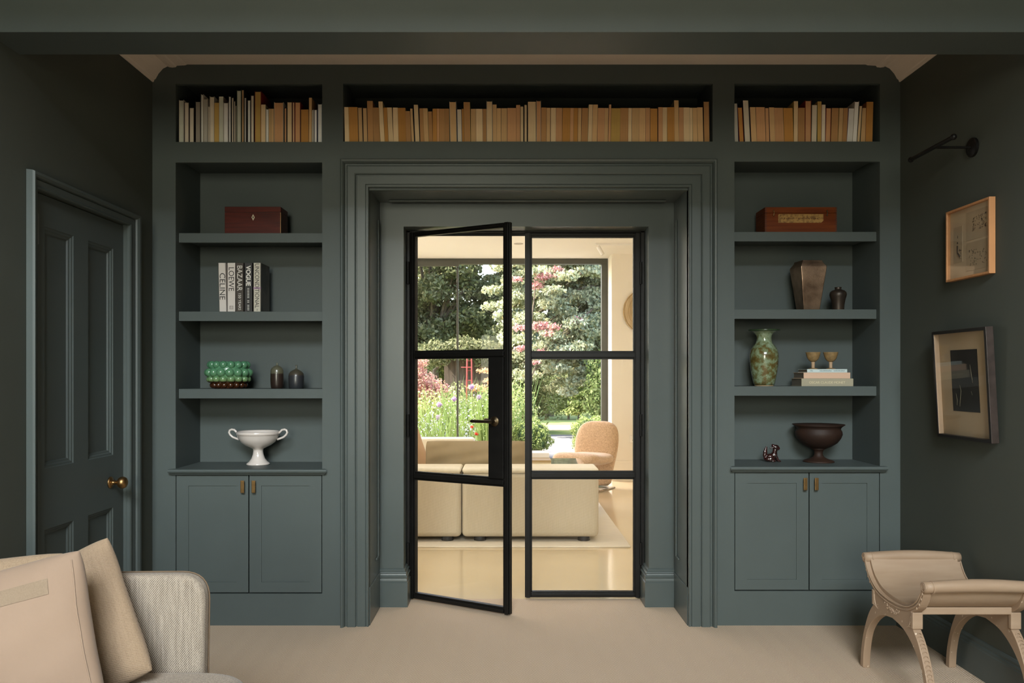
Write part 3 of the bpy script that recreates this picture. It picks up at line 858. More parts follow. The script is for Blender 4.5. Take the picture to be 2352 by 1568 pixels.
MB().prism([(kx - .0024, kz - .005), (kx + .0024, kz - .005), (kx + .0028, kz + .003), (kx, kz + .006), (kx - .0028, kz + .003)], 'y', y0 - .0018, y0 - .001).build('keyhole', M['ink'], k)
MB().box(xb - .0022, xb + .0003, y0 - .0003, y0 + .002, z0, zl - .002).build('edge_stringing', mat('boxwood_line', (.45, .25, .08), .4), r)

# ---------------------------------------------------------------- green bobbled pot
def glaze_by_height(name, stops, rough=.08, coat=.8):
    m, nt, b = nodes_of(name); N, L = nt.nodes, nt.links
    ge = N.new('ShaderNodeNewGeometry'); sp = N.new('ShaderNodeSeparateXYZ'); L.new(ge.outputs['Position'], sp.inputs[0])
    nz = N.new('ShaderNodeTexNoise'); nz.inputs['Scale'].default_value = 45
    z0_, z1_ = stops[0][0], stops[-1][0]
    h = math_node(nt, 'ADD', sp.outputs[2], math_node(nt, 'MULTIPLY', math_node(nt, 'SUBTRACT', nz.outputs[0], .5), (z1_ - z0_) * .12))
    f = math_node(nt, 'DIVIDE', math_node(nt, 'SUBTRACT', h, z0_), z1_ - z0_)
    cr = N.new('ShaderNodeValToRGB'); els = cr.color_ramp.elements
    while len(els) < len(stops): els.new(.5)
    for e, (z, c) in zip(els, stops):
        e.position = (z - z0_) / (z1_ - z0_); e.color = (*c, 1)
    L.new(f, cr.inputs[0]); L.new(cr.outputs[0], b.inputs['Base Color'])
    b.inputs['Roughness'].default_value = rough; b.inputs['Coat Weight'].default_value = coat; b.inputs['Coat Roughness'].default_value = .05
    return m
zb = LSH[2]; yc = .150; xc = PX(526, yc)
pot = thing('bobbled_pot', 'glossy green pot covered in round bobbles with a brown base', 'pot', (xc, yc, zb))
gl = glaze_by_height('green_brown_glaze', [(zb, (.05, .014, .004)), (zb + .034, (.045, .016, .005)), (zb + .041, (.16, .27, .11)), (zb + .07, (.10, .25, .13)), (zb + .145, (.075, .215, .12))], .2, .35)
MB().lathe([(0, 0), (.066, 0), (.076, .004), (.078, .018), (.080, .032), (.088, .042), (.094, .055), (.098, .075), (.097, .095), (.092, .112), (.087, .122), (.083, .136), (.080, .137), (.078, .132),
            (.083, .120), (.088, .09), (.08, .04), (0, .02)], (xc, yc, zb), 48).build('body', gl, pot, smooth='all')
bob = None
for zz, rr, nn, br, ph in ((.018, .077, 16, .0155, .1), (.048, .090, 15, .0185, .3), (.081, .098, 15, .0215, .09), (.120, .087, 15, .0195, .3)):
    for i in range(nn):
        a = 2 * PI * (i + ph) / nn
        if bob is None:
            mb = MB().ball((0, 0, 0), 1.0, 14, 10); bob = mb.build('bobble', gl, pot, smooth='all'); o = bob
            for v in o.data.vertices: v.co += ROOT[pot.name]
        else:
            o = bpy.data.objects.new('bobble', bob.data); o.parent = pot; link(o)
        o.location = (rr * math.cos(a), rr * math.sin(a), zz); o.scale = (br, br, br)

# ---------------------------------------------------------------- two stoneware bottles
def lathe_thing(name, label, cat, prof, x, y, z, m_, group=None, part='body', seg=40, sx=1, sy=1, rot=0):
    r = thing(name, label, cat, (x, y, z), group)
    MB().lathe(prof, (x, y, z), seg, sx, sy).build(part, m_, r, smooth='all')
    return r
g1 = glaze_by_height('olive_brown_glaze', [(zb, (.022, .013, .010)), (zb + .074, (.030, .018, .013)), (zb + .078, (.10, .095, .06)), (zb + .13, (.11, .11, .075))], .3, .3)
g2 = glaze_by_height('slate_olive_glaze', [(zb, (.025, .028, .032)), (zb + .064, (.03, .03, .034)), (zb + .070, (.055, .045, .032)), (zb + .118, (.08, .08, .055))], .35, .2)
lathe_thing('ceramic_bottle', 'taller slim stoneware bottle, olive above dark brown', 'bottle',
            [(0, 0), (.027, 0), (.030, .003), (.032, .02), (.033, .04), (.0325, .075), (.0315, .092), (.027, .104), (.017, .112), (.006, .117), (.0045, .122), (.0055, .130), (.004, .131), (.003, .120), (0, .118)],
            PX(636.5, .15), .15, zb, g1, 'stoneware bottles')
lathe_thing('ceramic_bottle', 'squat stoneware bottle, dark slate with thin neck', 'bottle',
            [(0, 0), (.034, 0), (.037, .003), (.0385, .03), (.0390, .062), (.036, .076), (.028, .087), (.014, .095), (.005, .099), (.004, .108), (.0055, .118), (.004, .119), (.003, .105), (0, .10)],
            PX(680.5, .15), .15, zb, g2, 'stoneware bottles')

# ---------------------------------------------------------------- white footed bowl
cer = mat('white_glazed_ceramic', (.70, .63, .58), .14, var=.03, coat=.6)
crim = mat('grey_glaze_line', (.30, .26, .22), .25)
yc = .185; xc = PX(593, yc); z = WKL
cb = thing('footed_bowl', 'white ceramic footed bowl with two loop handles', 'bowl', (xc, yc, z))
MB().lathe([(0, 0), (.056, 0), (.059, .003), (.057, .008), (.046, .016), (.034, .032), (.027, .052), (.0245, .070), (.027, .082), (.045, .090), (.066, .100), (.086, .116), (.099, .136), (.104, .152),
            (.1075, .158), (.108, .168), (.1045, .171), (.101, .166), (.096, .140), (.075, .112), (.03, .098), (0, .096)], (xc, yc, z), 56).build('bowl', cer, cb, smooth='all')
MB().tube([(xc + .1055 * math.cos(a), yc + .1055 * math.sin(a), z + .1545) for a in np.linspace(0, 2 * PI, 40, endpoint=False)], .0014, 6, closed=True).build('rim_line', crim, cb, smooth=True)
for s in (-1, 1):
    pts = [(.098, .128), (.112, .133), (.130, .140), (.143, .152), (.149, .164), (.145, .175), (.135, .1795), (.122, .177), (.114, .169), (.106, .160)]
    MB().tube([(xc + s * a, yc, z + b) for a, b in pts], .0056, 12).build('handle', cer, cb, smooth='all')

# ---------------------------------------------------------------- dovetailed wooden box on the right
oak = mat('orange_brown_wood', (.185, .044, .007), .5, col2=(.11, .021, .004), scale=4, stretch=(1, 4, 16), bump=.04, spec=.2)
dark_end = mat('dark_end_grain', (.06, .014, .006), .6)
brl = mat('worn_paper_label', (.42, .24, .07), .7, col2=(.20, .10, .03), scale=55, contrast=(.38, .55))
y0 = .10; z0 = RSH[0]; xa, xb = PX(1757, y0), PX(1922, y0); zt = PZ(475.5, y0); zl = PZ(489, y0)
r = thing('wooden_box', 'orange-brown dovetailed wooden box with a worn label on right top shelf', 'box', ((xa + xb) / 2, y0, z0))
MB().box(xa, xb, y0, y0 + .15, z0, zl - .0006).build('body', oak, r, bevel=.001)
MB().box(xa, xb, y0, y0 + .15, zl + .0006, zt).build('lid', oak, r, bevel=.001)
d = MB(); nf = 13; hh = (zt - z0) / (2 * nf)
for i in range(nf):
    za = z0 + hh * (2 * i + .5)
    d.box(xa - .0004, xa + .008, y0 - .0005, y0 + .002, za, za + hh); d.box(xb - .008, xb + .0004, y0 - .0005, y0 + .002, za, za + hh)
d.build('finger_joints', dark_end, r)
la, lb, lz0, lz1 = PX(1787.5, y0), PX(1891, y0), PZ(511.5, y0), PZ(491.5, y0)
lp = MB().prism([(la, lz0), (lb - .012, lz0), (lb, lz0 + .010), (lb, lz1), (la + .004, lz1), (la, lz1 - .004)], 'y', y0 - .0012, y0).build('label_plate', brl, r)
rn = random.Random(5); g = MB(); x = la + .03
while x < lb - .03:
    wd = rn.uniform(.002, .006); g.box(x, x + wd, y0 - .0016, y0 - .001, (lz0 + lz1) / 2 - rn.uniform(.001, .005), (lz0 + lz1) / 2 + rn.uniform(.001, .005)); x += wd + rn.uniform(.002, .006)
g.build('faded_lettering', mat('faded_brown_ink', (.12, .05, .015), .8), lp)
for hx, vis in ((PX(1776.5, y0), 1), (PX(1899, y0), 0)):
    MB().tube([(hx, y0 - .004, zl + .010), (hx + .003, y0 - .006, zl + .002), (hx, y0 - .005, zl - .010)], .0022, 8).ball((hx, y0 - .004, zl - .012), .0042, 8, 6) \
        .ball((hx, y0 - .002, zl + .010), .004, 8, 6).build('hook_latch', M['brass'] if vis else M['bronze_dark'], r, smooth=True)

# ---------------------------------------------------------------- bronze vases
bz = mat('hammered_bronze', (.50, .34, .23), .42, metal=.95, col2=(.20, .13, .085), scale=11, bump=.22, bscale=190, contrast=(.3, .62))
yc = .155; xc = PX(1856, yc); z = RSH[1]
r = thing('bronze_vase', 'tall tapering four-sided bronze vase on right shelf', 'vase', (xc, yc, z), rot=(0, 0, math.radians(5)))
sec = [(.0, .040, .040), (.004, .042, .042), (.215, .067, .067), (.222, .0665, .0665), (.243, .053, .053), (.254, .050, .050), (.250, .046, .046), (.20, .055, .055)]
mb = MB(); vs = []; fs = []
for h, a, b in sec: vs += [(-a, -b, h), (a, -b, h), (a, b, h), (-a, b, h)]
for i in range(len(sec) - 1):
    for k in range(4): fs.append((i * 4 + k, i * 4 + (k + 1) % 4, i * 4 + 4 + (k + 1) % 4, i * 4 + 4 + k))
fs += [(3, 2, 1, 0), tuple(range(4 * len(sec) - 4, 4 * len(sec)))]
mb.add(vs, fs).build('body', bz, r, bevel=.006, seg=4)
bzd = mat('brown_bronze', (.085, .058, .040), .42, metal=.5, col2=(.03, .024, .02), scale=10, bump=.1, bscale=120)
lathe_thing('small_vase', 'small dark brown shouldered vase beside the bronze vase', 'vase',
            [(0, 0), (.028, 0), (.029, .006), (.030, .03), (.034, .055), (.040, .075), (.0415, .085), (.039, .096), (.031, .104), (.018, .109), (.015, .112), (.0165, .119), (.0165, .122), (.013, .122), (.012, .112), (0, .10)],
            PX(1925, .155), .155, z, bzd)

# ---------------------------------------------------------------- green mottled vase
def mottled():
    m, nt, b = nodes_of('mottled_green_glaze'); N, L = nt.nodes, nt.links
    tc = N.new('ShaderNodeTexCoord'); sp = N.new('ShaderNodeSeparateXYZ'); L.new(tc.outputs['Object'], sp.inputs[0])
    nz = N.new('ShaderNodeTexNoise'); nz.inputs['Scale'].default_value = 34; nz.inputs['Detail'].default_value = 6; nz.inputs['Roughness'].default_value = .65
    L.new(tc.outputs['Object'], nz.inputs['Vector'])
    cr = N.new('ShaderNodeValToRGB'); els = cr.color_ramp.elements
    cols = [(.30, (.07, .055, .014)), (.43, (.12, .085, .025)), (.50, (.13, .14, .06)), (.57, (.19, .24, .14)), (.75, (.29, .37, .26))]
    while len(els) < len(cols): els.new(.5)
    for e, (p, c) in zip(els, cols): e.position = p; e.color = (*c, 1)
    # the neck carries the plain pale glaze
    f = math_node(nt, 'MULTIPLY', math_node(nt, 'SUBTRACT', sp.outputs[2], .185), 9.0); n = N.new('ShaderNodeClamp'); L.new(f, n.inputs[0])
    s = math_node(nt, 'ADD', nz.outputs[0], math_node(nt, 'MULTIPLY', n.outputs[0], .17))
    L.new(s, cr.inputs[0]); L.new(cr.outputs[0], b.inputs['Base Color'])
    b.inputs['Roughness'].default_value = .16; b.inputs['Coat Weight'].default_value = .5
    return m
yc = .14; xc = PX(1755, yc); z = RSH[2]
gv = thing('ceramic_vase', 'mottled green glazed vase with a wide flared rim', 'vase', (xc, yc, z))
MB().lathe([(0, .004), (.048, .004), (.052, .012), (.056, .030), (.063, .065), (.069, .105), (.0715, .140), (.071, .160), (.066, .182), (.054, .202), (.042, .216), (.037, .230), (.036, .244), (.039, .256),
            (.048, .268), (.060, .275), (.070, .277), (.070, .280), (.055, .277), (.036, .262), (.030, .24), (0, .22)], (xc, yc, z), 56).build('body', mottled(), gv, smooth='all')
MB().lathe([(.062, .2755), (.074, .2765), (.078, .280), (.078, .284), (.074, .2855), (.064, .2835), (.060, .279)], (xc, yc, z), 56).build('rim', mat('dark_green_glaze', (.03, .055, .025), .12, coat=.6), gv, smooth='all')
MB().lathe([(0, 0), (.046, 0), (.048, .003), (.048, .006), (0, .006)], (xc, yc, z), 48).build('foot', mat('unglazed_clay', (.42, .30, .17), .8), gv, smooth=True)

# ---------------------------------------------------------------- book stack with two goblets
ST = [(1841, 1960, 869.3, 887, (.34, .31, .22), 'grey-green clothbound book with gold capitals, bottom of the stack', .15, .052),
      (1846, 1953, 855.4, 869.0, (.62, .42, .30), 'peach-coloured book in the middle of the stack', .15, .056),
      (1854, 1946, 847.3, 855.0, (.52, .62, .62), 'thin pale blue book on top of the stack', .13, .060)]
zc = RSH[2]
dkp = mat('dark_book_block', (.17, .15, .12), .9, var=.15, scale=200, stretch=(.02, .02, 1))  # page block in a darker paper tone
for i, (a, b, ya, yb, c, lab, dp, yf) in enumerate(ST):
    x0, x1 = PX(a, yf), PX(b, yf); h = (yb - ya) * (CAM_D + yf) / F_PX
    r = thing('book', lab, 'book', ((x0 + x1) / 2, yf, zc), 'stacked books on the right shelf')
    cm = mat('cover_cloth_%s' % ['green', 'peach', 'blue'][i], c, .6, var=.04, scale=300, bump=.05, bscale=600)
    MB().box(x0, x1, yf, yf + .003, zc, zc + h).box(x0, x1, yf + .003, yf + dp, zc, zc + .0024).box(x0, x1, yf + .003, yf + dp, zc + h - .0024, zc + h).build('cover', cm, r, bevel=.0006)
    MB().box(x0 + .003, x1 - .003, yf + .003, yf + dp - .003, zc + .0024, zc + h - .0024).build('pages', dkp, r)
    cx = (x0 + x1) / 2
    if i == 0:
        text_mesh('lettering', 'OSCAR CLAUDE MONET', .02, mat('gold_print', (.66, .58, .38), .5), r, (PX(1900, yf), yf - .0006, PZ(878, yf)), (1, 0, 0), (0, 0, 1), 0, 1, .178, .0115)
    if i == 2:
        rn = random.Random(9); g = MB()
        for u0, u1 in ((1861, 1867), (1883, 1910), (1915, 1939)):
            x = PX(u0, yf)
            while x < PX(u1, yf):
                wd = rn.uniform(.0018, .0034); g.box(x, x + wd, yf - .0006, yf - .0002, zc + h * .36, zc + h * rn.uniform(.58, .72)); x += wd + .0012
        g.build('small_print', mat('blue_grey_print', (.20, .27, .28), .6), r)
    zc += h + .0003
gob = mat('ochre_stoneware', (.25, .16, .065), .6, var=.25, scale=60, bump=.15, bscale=150)
gst = mat('pale_clay_stem', (.46, .31, .19), .7, var=.1)
for px, nm in ((1867.5, 'ochre stoneware goblet on the book stack, nearer the green vase'), (1908, 'ochre stoneware goblet on the book stack, farther from the green vase')):
    yc = .13; xg = PX(px, yc)
    r = thing('goblet', nm, 'goblet', (xg, yc, zc), 'stoneware goblets')
    MB().lathe([(0, .036), (.010, .037), (.018, .042), (.026, .052), (.031, .064), (.0355, .082), (.0362, .0855), (.034, .0855), (.029, .066), (.018, .048), (0, .043)], (xg, yc, zc), 36).build('cup', gob, r, smooth='all')
    MB().lathe([(0, .004), (.0085, .004), (.0075, .008), (.0090, .011), (.0072, .014), (.0090, .018), (.0072, .021), (.0090, .025), (.0074, .028), (.0094, .032), (.008, .037), (0, .038)], (xg, yc, zc), 24).build('stem', gst, r, smooth='all')
    MB().lathe([(0, 0), (.0235, 0), (.0235, .002), (.018, .004), (.008, .006), (0, .006)], (xg, yc, zc), 32).build('foot', gob, r, smooth='all')

# ---------------------------------------------------------------- dark bronze bowl, animal figure
rb = mat('rust_brown_bronze', (.034, .015, .008), .62, col2=(.019, .009, .006), scale=7, bump=.15, bscale=180, spec=.35)
yc = .19; xc = PX(1880, yc); z = WKR
r = thing('pedestal_bowl', 'dark brown pedestal bowl with a flared rim on right worktop', 'bowl', (xc, yc, z))
MB().lathe([(0, .060), (.016, .062), (.034, .068), (.062, .080), (.090, .098), (.108, .122), (.1155, .142), (.114, .156), (.107, .168), (.109, .176), (.118, .184), (.129, .191), (.1275, .193), (.112, .185), (.100, .170), (.105, .15), (.09, .11), (.05, .085), (0, .075)],
           (xc, yc, z), 56).build('bowl', rb, r, smooth='all')
MB().lathe([(0, 0), (.076, 0), (.0775, .004), (.070, .009), (.045, .017), (.028, .026), (.0215, .038), (.021, .050), (.026, .062), (.04, .070), (0, .072)], (xc, yc, z), 48).build('foot', rb, r, smooth='all')

fg = mat('dark_red_glaze', (.045, .010, .010), .12, col2=(.010, .008, .006), scale=60, coat=.8, bump=.3, bscale=160)
yc = .20; xc = PX(1772, yc); z = WKR
r = thing('animal_figurine', 'small glossy dark red seated beast figurine with upright tail', 'figurine', (xc, yc, z))
g = MB()
def bl(u, v, w_, rr, rot=None): g.ball((xc + u, yc + v, z + w_), rr, 14, 10, rot)
bl(-.004, 0, .022, (.027, .019, .022)); bl(-.018, 0, .014, (.020, .021, .014))           # haunches
bl(.012, 0, .034, (.017, .016, .024), (0, .35, 0)); bl(.018, 0, .058, (.013, .013, .016), (0, .3, 0))   # chest, neck
bl(.022, 0, .074, (.017, .015, .014)); bl(.034, 0, .068, (.009, .011, .009)); bl(.012, 0, .080, (.015, .012, .009), (0, .6, 0))   # head, muzzle, mane
bl(.004, .006, .072, (.014, .004, .004), (0, -.35, 0)); bl(.004, -.006, .072, (.014, .004, .004), (0, -.35, 0))     # ears swept back
for s in (-1, 1):
    g.tube([(xc + .016, yc + s * .010, z + .036), (xc + .026, yc + s * .012, z + .018), (xc + .033, yc + s * .012, z + .004)], [.009, .006, .0055], 10); bl(.037, s * .012, .004, (.009, .006, .004))
    bl(-.006, s * .016, .013, (.016, .008, .014)); bl(.006, s * .019, .005, (.013, .006, .005))
for u, w_, q in ((-.030, .020, .011), (-.033, .034, .012), (-.032, .048, .0115), (-.030, .060, .009), (-.027, .071, .006), (-.025, .079, .003)): bl(u, 0, w_, (q, q * .7, q * 1.2))
o = g.build('body', fg, r, smooth='all')
m = o.modifiers.new('remesh', 'REMESH'); m.mode = 'VOXEL'; m.voxel_size = .0018; m.use_smooth_shade = True
# =================================================================== RIGHT WALL
def dark_marks(seed, n, y0, y1, z0, z1, x, smin=.002, smax=.008, curvy=True):
    rn = random.Random(seed); g = MB()
    for _ in range(n):
        y, z = rn.uniform(y0, y1), rn.uniform(z0, z1); a = rn.uniform(0, PI); L_ = rn.uniform(smin, smax)
        pts = [(x, y + L_ * t * math.cos(a + t), z + L_ * t * math.sin(a + t)) for t in (-1, -.4, .3, 1)]
        g.tube(pts, [.0004, rn.uniform(.0005, .0013), .0008, .0003], 4)
    return g
# upper picture: pale wood frame, three small ink studies
yA, yB, zA, zB = -.462, -.782, 1.6235, 1.925
fo = mat('pale_orange_wood', (.50, .24, .10), .45, var=.12, scale=8, stretch=(1, 8, 1), bump=.03)
mt = mat('cream_mount_board', (.52, .40, .26), .9, var=.03)
sheet = mat('toned_paper', (.42, .32, .205), .9, var=.06, scale=9)
r = thing('framed_picture', 'pale wood frame with three small ink sketches, upper picture', 'picture', (XR, (yA + yB) / 2, zA))
xf, fwid = 1.895, .009
MB().box(xf, XR - .001, yB, yB + fwid, zA, zB).box(xf, XR - .001, yA - fwid, yA, zA, zB).box(xf, XR - .001, yB + fwid, yA - fwid, zA, zA + fwid) \
    .box(xf, XR - .001, yB + fwid, yA - fwid, zB - fwid, zB).build('frame', fo, r, bevel=.001)
MB().box(1.910, 1.913, yB + fwid, yA - fwid, zA + fwid, zB - fwid).build('mount', mt, r)
ink2 = mat('sepia_ink', (.045, .03, .02), .8)
for k, (a, b, c, d) in enumerate(((yA - .040, yA - .105, zA + .075, zB - .075), (yA - .135, yB + .030, zA + .155, zB - .030), (yA - .135, yB + .022, zA + .030, zA + .145))):
    s = MB().box(1.9085, 1.9101, b, a, c, d).build('sheet', sheet, r)
    xm = 1.9083
    if k == 0:
        MB().tube([(xm, yA - .070, zB - .155), (xm, yA - .071, zB - .19), (xm, yA - .073, zA + .115), (xm, yA - .088, zA + .098)], [.0035, .0025, .0028, .004], 6) \
            .ball((xm, yA - .070, zB - .118), (.0004, .0025, .007), 6, 4).ball((xm, yA - .069, zB - .143), (.0004, .005, .005), 6, 4).build('ink_drawing', ink2, s)
        dark_marks(3, 14, b + .01, a - .04, zA + .09, zA + .13, xm).build('ink_drawing', ink2, s)
    if k == 1: dark_marks(4, 70, b + .012, a - .045, c + .035, d - .02, xm).build('ink_drawing', ink2, s)
    if k == 2: dark_marks(5, 50, b + .02, a - .02, c + .02, d - .03, xm, .002, .006).build('ink_drawing', ink2, s)
MB().box(1.8985, 1.9005, yB + fwid, yA - fwid, zA + fwid, zB - fwid).build('pane', M['glass'], r)

# lower picture: dark frame leaning out a little at the top, black photograph in a cream mount
wpic, hpic = .404, .457
r = thing('framed_picture', 'dark wood frame with a black photograph in wide cream mount, lower picture', 'picture', (XR - .006, -.614, .957), rot=(0, math.radians(-3.1), 0))
dfm = mat('dark_bronzed_frame', (.022, .015, .012), .45, col2=(.045, .031, .026), scale=25, bump=.1)
bk = mat('black_frame_face', (.010, .008, .007), .35)
hw = wpic / 2; f = .013
MB().box(-.030, 0, -hw, -hw + f, 0, hpic).box(-.030, 0, hw - f, hw, 0, hpic).box(-.030, 0, -hw + f, hw - f, 0, f).box(-.030, 0, -hw + f, hw - f, hpic - f, hpic).build('frame', dfm, r, bevel=.0015)
MB().box(-.0308, -.0295, -hw + .001, -hw + f, .001, hpic - .001).box(-.0308, -.0295, hw - f, hw - .001, .001, hpic - .001).box(-.0308, -.0295, -hw + f, hw - f, .001, f) \
    .box(-.0308, -.0295, -hw + f, hw - f, hpic - f, hpic - .001).build('frame_face', bk, r)
cm = mat('warm_mount_board', (.46, .35, .22), .9, var=.03)
MB().box(-.008, -.004, -hw + f, hw - f, f, hpic - f).build('mount', cm, r)
MB().box(-.0278, -.008, hw - f - .0012, hw - f, f, hpic - f).build('spacer', mat('pale_spacer', (.60, .43, .29), .8), r)
ph = MB().box(-.0095, -.008, -.098, .098, .115, hpic - .085).build('photograph', mat('black_photograph', (.008, .007, .006), .5, var=.3, scale=15), r)
gg = MB()
for pts in (((-.045, .31), (-.052, .27), (-.058, .235)), ((.038, .225), (.03, .20), (.042, .155), (.045, .135)), ((.07, .19), (.062, .16), (.066, .14)), ((-.045, .2), (-.05, .185))):
    gg.tube([(-.0098, y, z) for y, z in pts], [.0006] + [.0015] * (len(pts) - 2) + [.0006], 5)
gg.build('pale_strokes', mat('faint_white_strokes', (.20, .18, .12), .7), ph)
MB().box(-.0275, -.0255, -hw + f, hw - f, f, hpic - f).build('pane', M['glass'], r)

# picture light
xm, zc_, yc = 1.757, 2.160, 3.371 - 4
r = thing('picture_light', 'slim black wall-mounted picture light above the pictures', 'lamp', (XR, yc, zc_))
MB().lathe([(0, 0), (.039, 0), (.039, -.010), (.034, -.014), (0, -.014)], (XR, yc, zc_), 32, axis='x').build('wall_plate', M['steel'], r, smooth=True)
MB().tube([(XR - .012, yc, zc_), (xm, yc, zc_)], .0055, 12).build('arm', M['steel'], r, smooth=True)
MB().tube([(xm, 3.222 - 4, zc_), (xm, 3.563 - 4, zc_)], .0085, 14).build('lamp_rod', M['steel'], r, smooth=True)
for yy in (3.222 - 4, 3.563 - 4):
    MB().ball((xm, yy, zc_), .0125, 12, 8).build('end_cap', M['steel'], r, smooth='all')

# =================================================================== CURULE STOOL
pw = mat('bleached_painted_wood', (.37, .265, .18), .55, col2=(.32, .22, .145), scale=5, stretch=(1, 6, 6), bump=.04, bscale=90)
def speckled():
    m, nt, b = nodes_of('chipped_painted_wood'); N, L = nt.nodes, nt.links
    tc = N.new('ShaderNodeTexCoord'); nz = N.new('ShaderNodeTexNoise'); nz.inputs['Scale'].default_value = 55; nz.inputs['Detail'].default_value = 2
    L.new(tc.outputs['Object'], nz.inputs['Vector'])
    cr = N.new('ShaderNodeValToRGB'); e = cr.color_ramp.elements
    e[0].position = .70; e[0].color = (.32, .22, .145, 1); e[1].position = .74; e[1].color = (.66, .54, .42, 1)
    L.new(nz.outputs[0], cr.inputs[0]); L.new(cr.outputs[0], b.inputs['Base Color']); b.inputs['Roughness'].default_value = .55
    return m
pwc = speckled()
SX0, SX1, SYC = 1.488, 1.878, -.835
st = thing('curule_stool', 'pale painted wooden stool with scrolled ends and sabre legs', 'stool', ((SX0 + SX1) / 2, SYC, 0))
def cr_spline(pts, n=6):
    out = []
    P = [pts[0]] + list(pts) + [pts[-1]]
    for i in range(1, len(P) - 2):
        p0, p1, p2, p3 = [Vector(q) for q in P[i - 1:i + 3]]
        for k in range(n):
            t = k / n
            out.append(.5 * ((2 * p1) + (-p0 + p2) * t + (2 * p0 - 5 * p1 + 4 * p2 - p3) * t * t + (-p0 + 3 * p1 - 3 * p2 + p3) * t ** 3))
    out.append(Vector(pts[-1])); return [tuple(q) for q in out]
UH = [(-.236, .462), (-.222, .432), (-.190, .392), (-.130, .358), (-.062, .345), (0, .342), (.062, .345), (.130, .358), (.190, .392), (.222, .432), (.236, .462)]
U = cr_spline(UH, 4)
def band(pts, w):
    L_, R_ = [], []
    for i_ in range(len(pts)):
        t = (Vector(pts[min(i_ + 1, len(pts) - 1)]) - Vector(pts[max(i_ - 1, 0)])).normalized(); m_ = Vector((-t.y, t.x)) * w * .5
        L_.append(tuple(Vector(pts[i_]) + m_)); R_.append(tuple(Vector(pts[i_]) - m_))
    return L_ + R_[::-1]
MB().prism(band([(SYC + a, b + .010) for a, b in U], .018), 'x', SX0 + .016, SX1 - .016).build('seat', pw, st, smooth=True)
arch_h = cr_spline([(.258, 0), (.250, .075), (.222, .160), (.165, .225), (.090, .268), (0, .284)], 6)       # underside, foot to crown
outer_h = cr_spline([(.158, .296), (.205, .245), (.248, .165), (.276, .080), (.286, 0)], 6)                   # outside of the leg, knee to foot
side_h = cr_spline([(.246, .462), (.236, .428), (.208, .384), (.170, .356)], 4)                               # outside of the seat curve, scroll to knee
half = side_h + [(.158, .352)] + outer_h + arch_h          # scroll -> knee -> foot -> crown
top = [(a, b + .004) for a, b in U]                        # near scroll to far scroll along the seat
poly = half + [(-a, b) for a, b in reversed(half[:-1])] + top[1:-1]
FT = .030
for xa, xb in ((SX0, SX0 + FT), (SX1 - FT, SX1)):
    outx = xa - .0012 if xa < 1.7 else xb + .0012
    MB().prism([(SYC + a, b) for a, b in poly], 'x', xa, xb).build('side_frame', pwc, st, bevel=.0025, seg=2)
    for q in (.006, -.006):
        MB().tube([(outx, SYC + a * (1 - q), b + q) for a, b in U], .0026, 6).build('edge_bead', pw, st, smooth=True)
    for s_ in (-1, 1):
        MB().box(xa - .004, xb + .004, SYC + s_ * .160 - .010, SYC + s_ * .160 + .008, .292, .354).build('knee_block', pw, st, bevel=.003)
        cg = MB()
        for i_ in range(3, len(outer_h) - 1):
            a0, b0 = outer_h[i_]
            cg.tube([((xa + xb) / 2 + .008 * math.cos(q), SYC + s_ * (a0 + .0008), b0 + .007 * math.sin(q)) for q in np.linspace(0, 2 * PI, 10, endpoint=False)], .0016, 5, closed=True)
        cg.build('carved_chain', pw, st, smooth=True)
        sg = -1 if xa < 1.7 else 1
        MB().tube([((xa if sg < 0 else xb) + sg * .002, SYC + s_ * .243 + rr * math.cos(q) * s_, .464 + rr * math.sin(q)) for q, rr in zip(np.linspace(0, 4.5 * PI, 46), np.linspace(.019, .003, 46))], .0026, 6).build('scroll', pw, st, smooth=True)
    cv = MB(); rn = random.Random(int(xa * 100))
    for i_ in range(54):
        t = rn.uniform(-1, 1); cv.ball((outx, SYC + t * .060, .312 + .020 * t * t + rn.uniform(-.009, .009)), (.0022, rn.uniform(.0015, .0042), rn.uniform(.0015, .0036)), 6, 4)
    for s_ in (-1, 1):
        for q in range(5):
            cv.tube([(outx, SYC + s_ * (.118 + .006 * q), .286 + .002 * q), (outx, SYC + s_ * .150, .296 + .010 * q)], [.0008, .0022], 5)
        for q in range(5):
            a0, b0 = side_h[min(len(side_h) - 1, 2 * q + 1)]
            cv.ball((outx, SYC + s_ * (a0 - .006), b0), (.002, .004, .005), 6, 4)
    cv.build('carved_swag', mat('pale_chipped_carving', (.46, .34, .245), .6, var=.15, scale=80), st, smooth=True)['kind'] = 'stuff'
for s_ in (-1, 1):
    n2 = 16; pts = []; rr = []
    for i_ in range(n2 + 1):
        t = i_ / n2; pts.append((SX0 - .003 + (SX1 - SX0 + .006) * t, SYC + s_ * .243, .464 + .007 * math.sin(PI * t))); rr.append(.0205 + .003 * math.sin(PI * t))
    MB().tube(pts, rr, 18).build('scroll_roll', pw, st, smooth='all')
    for t in (.07, .93):
        x = SX0 + (SX1 - SX0) * t
        MB().tube([(x - .003, SYC + s_ * .243, .4645), (x + .003, SYC + s_ * .243, .4645)], .0232, 18).build('roll_collar', pw, st, smooth=True)
    MB().box(SX0 + FT, SX1 - FT, SYC + s_ * .160 - .008, SYC + s_ * .160 + .004, .346, .372).build('apron', pw, st, bevel=.002)

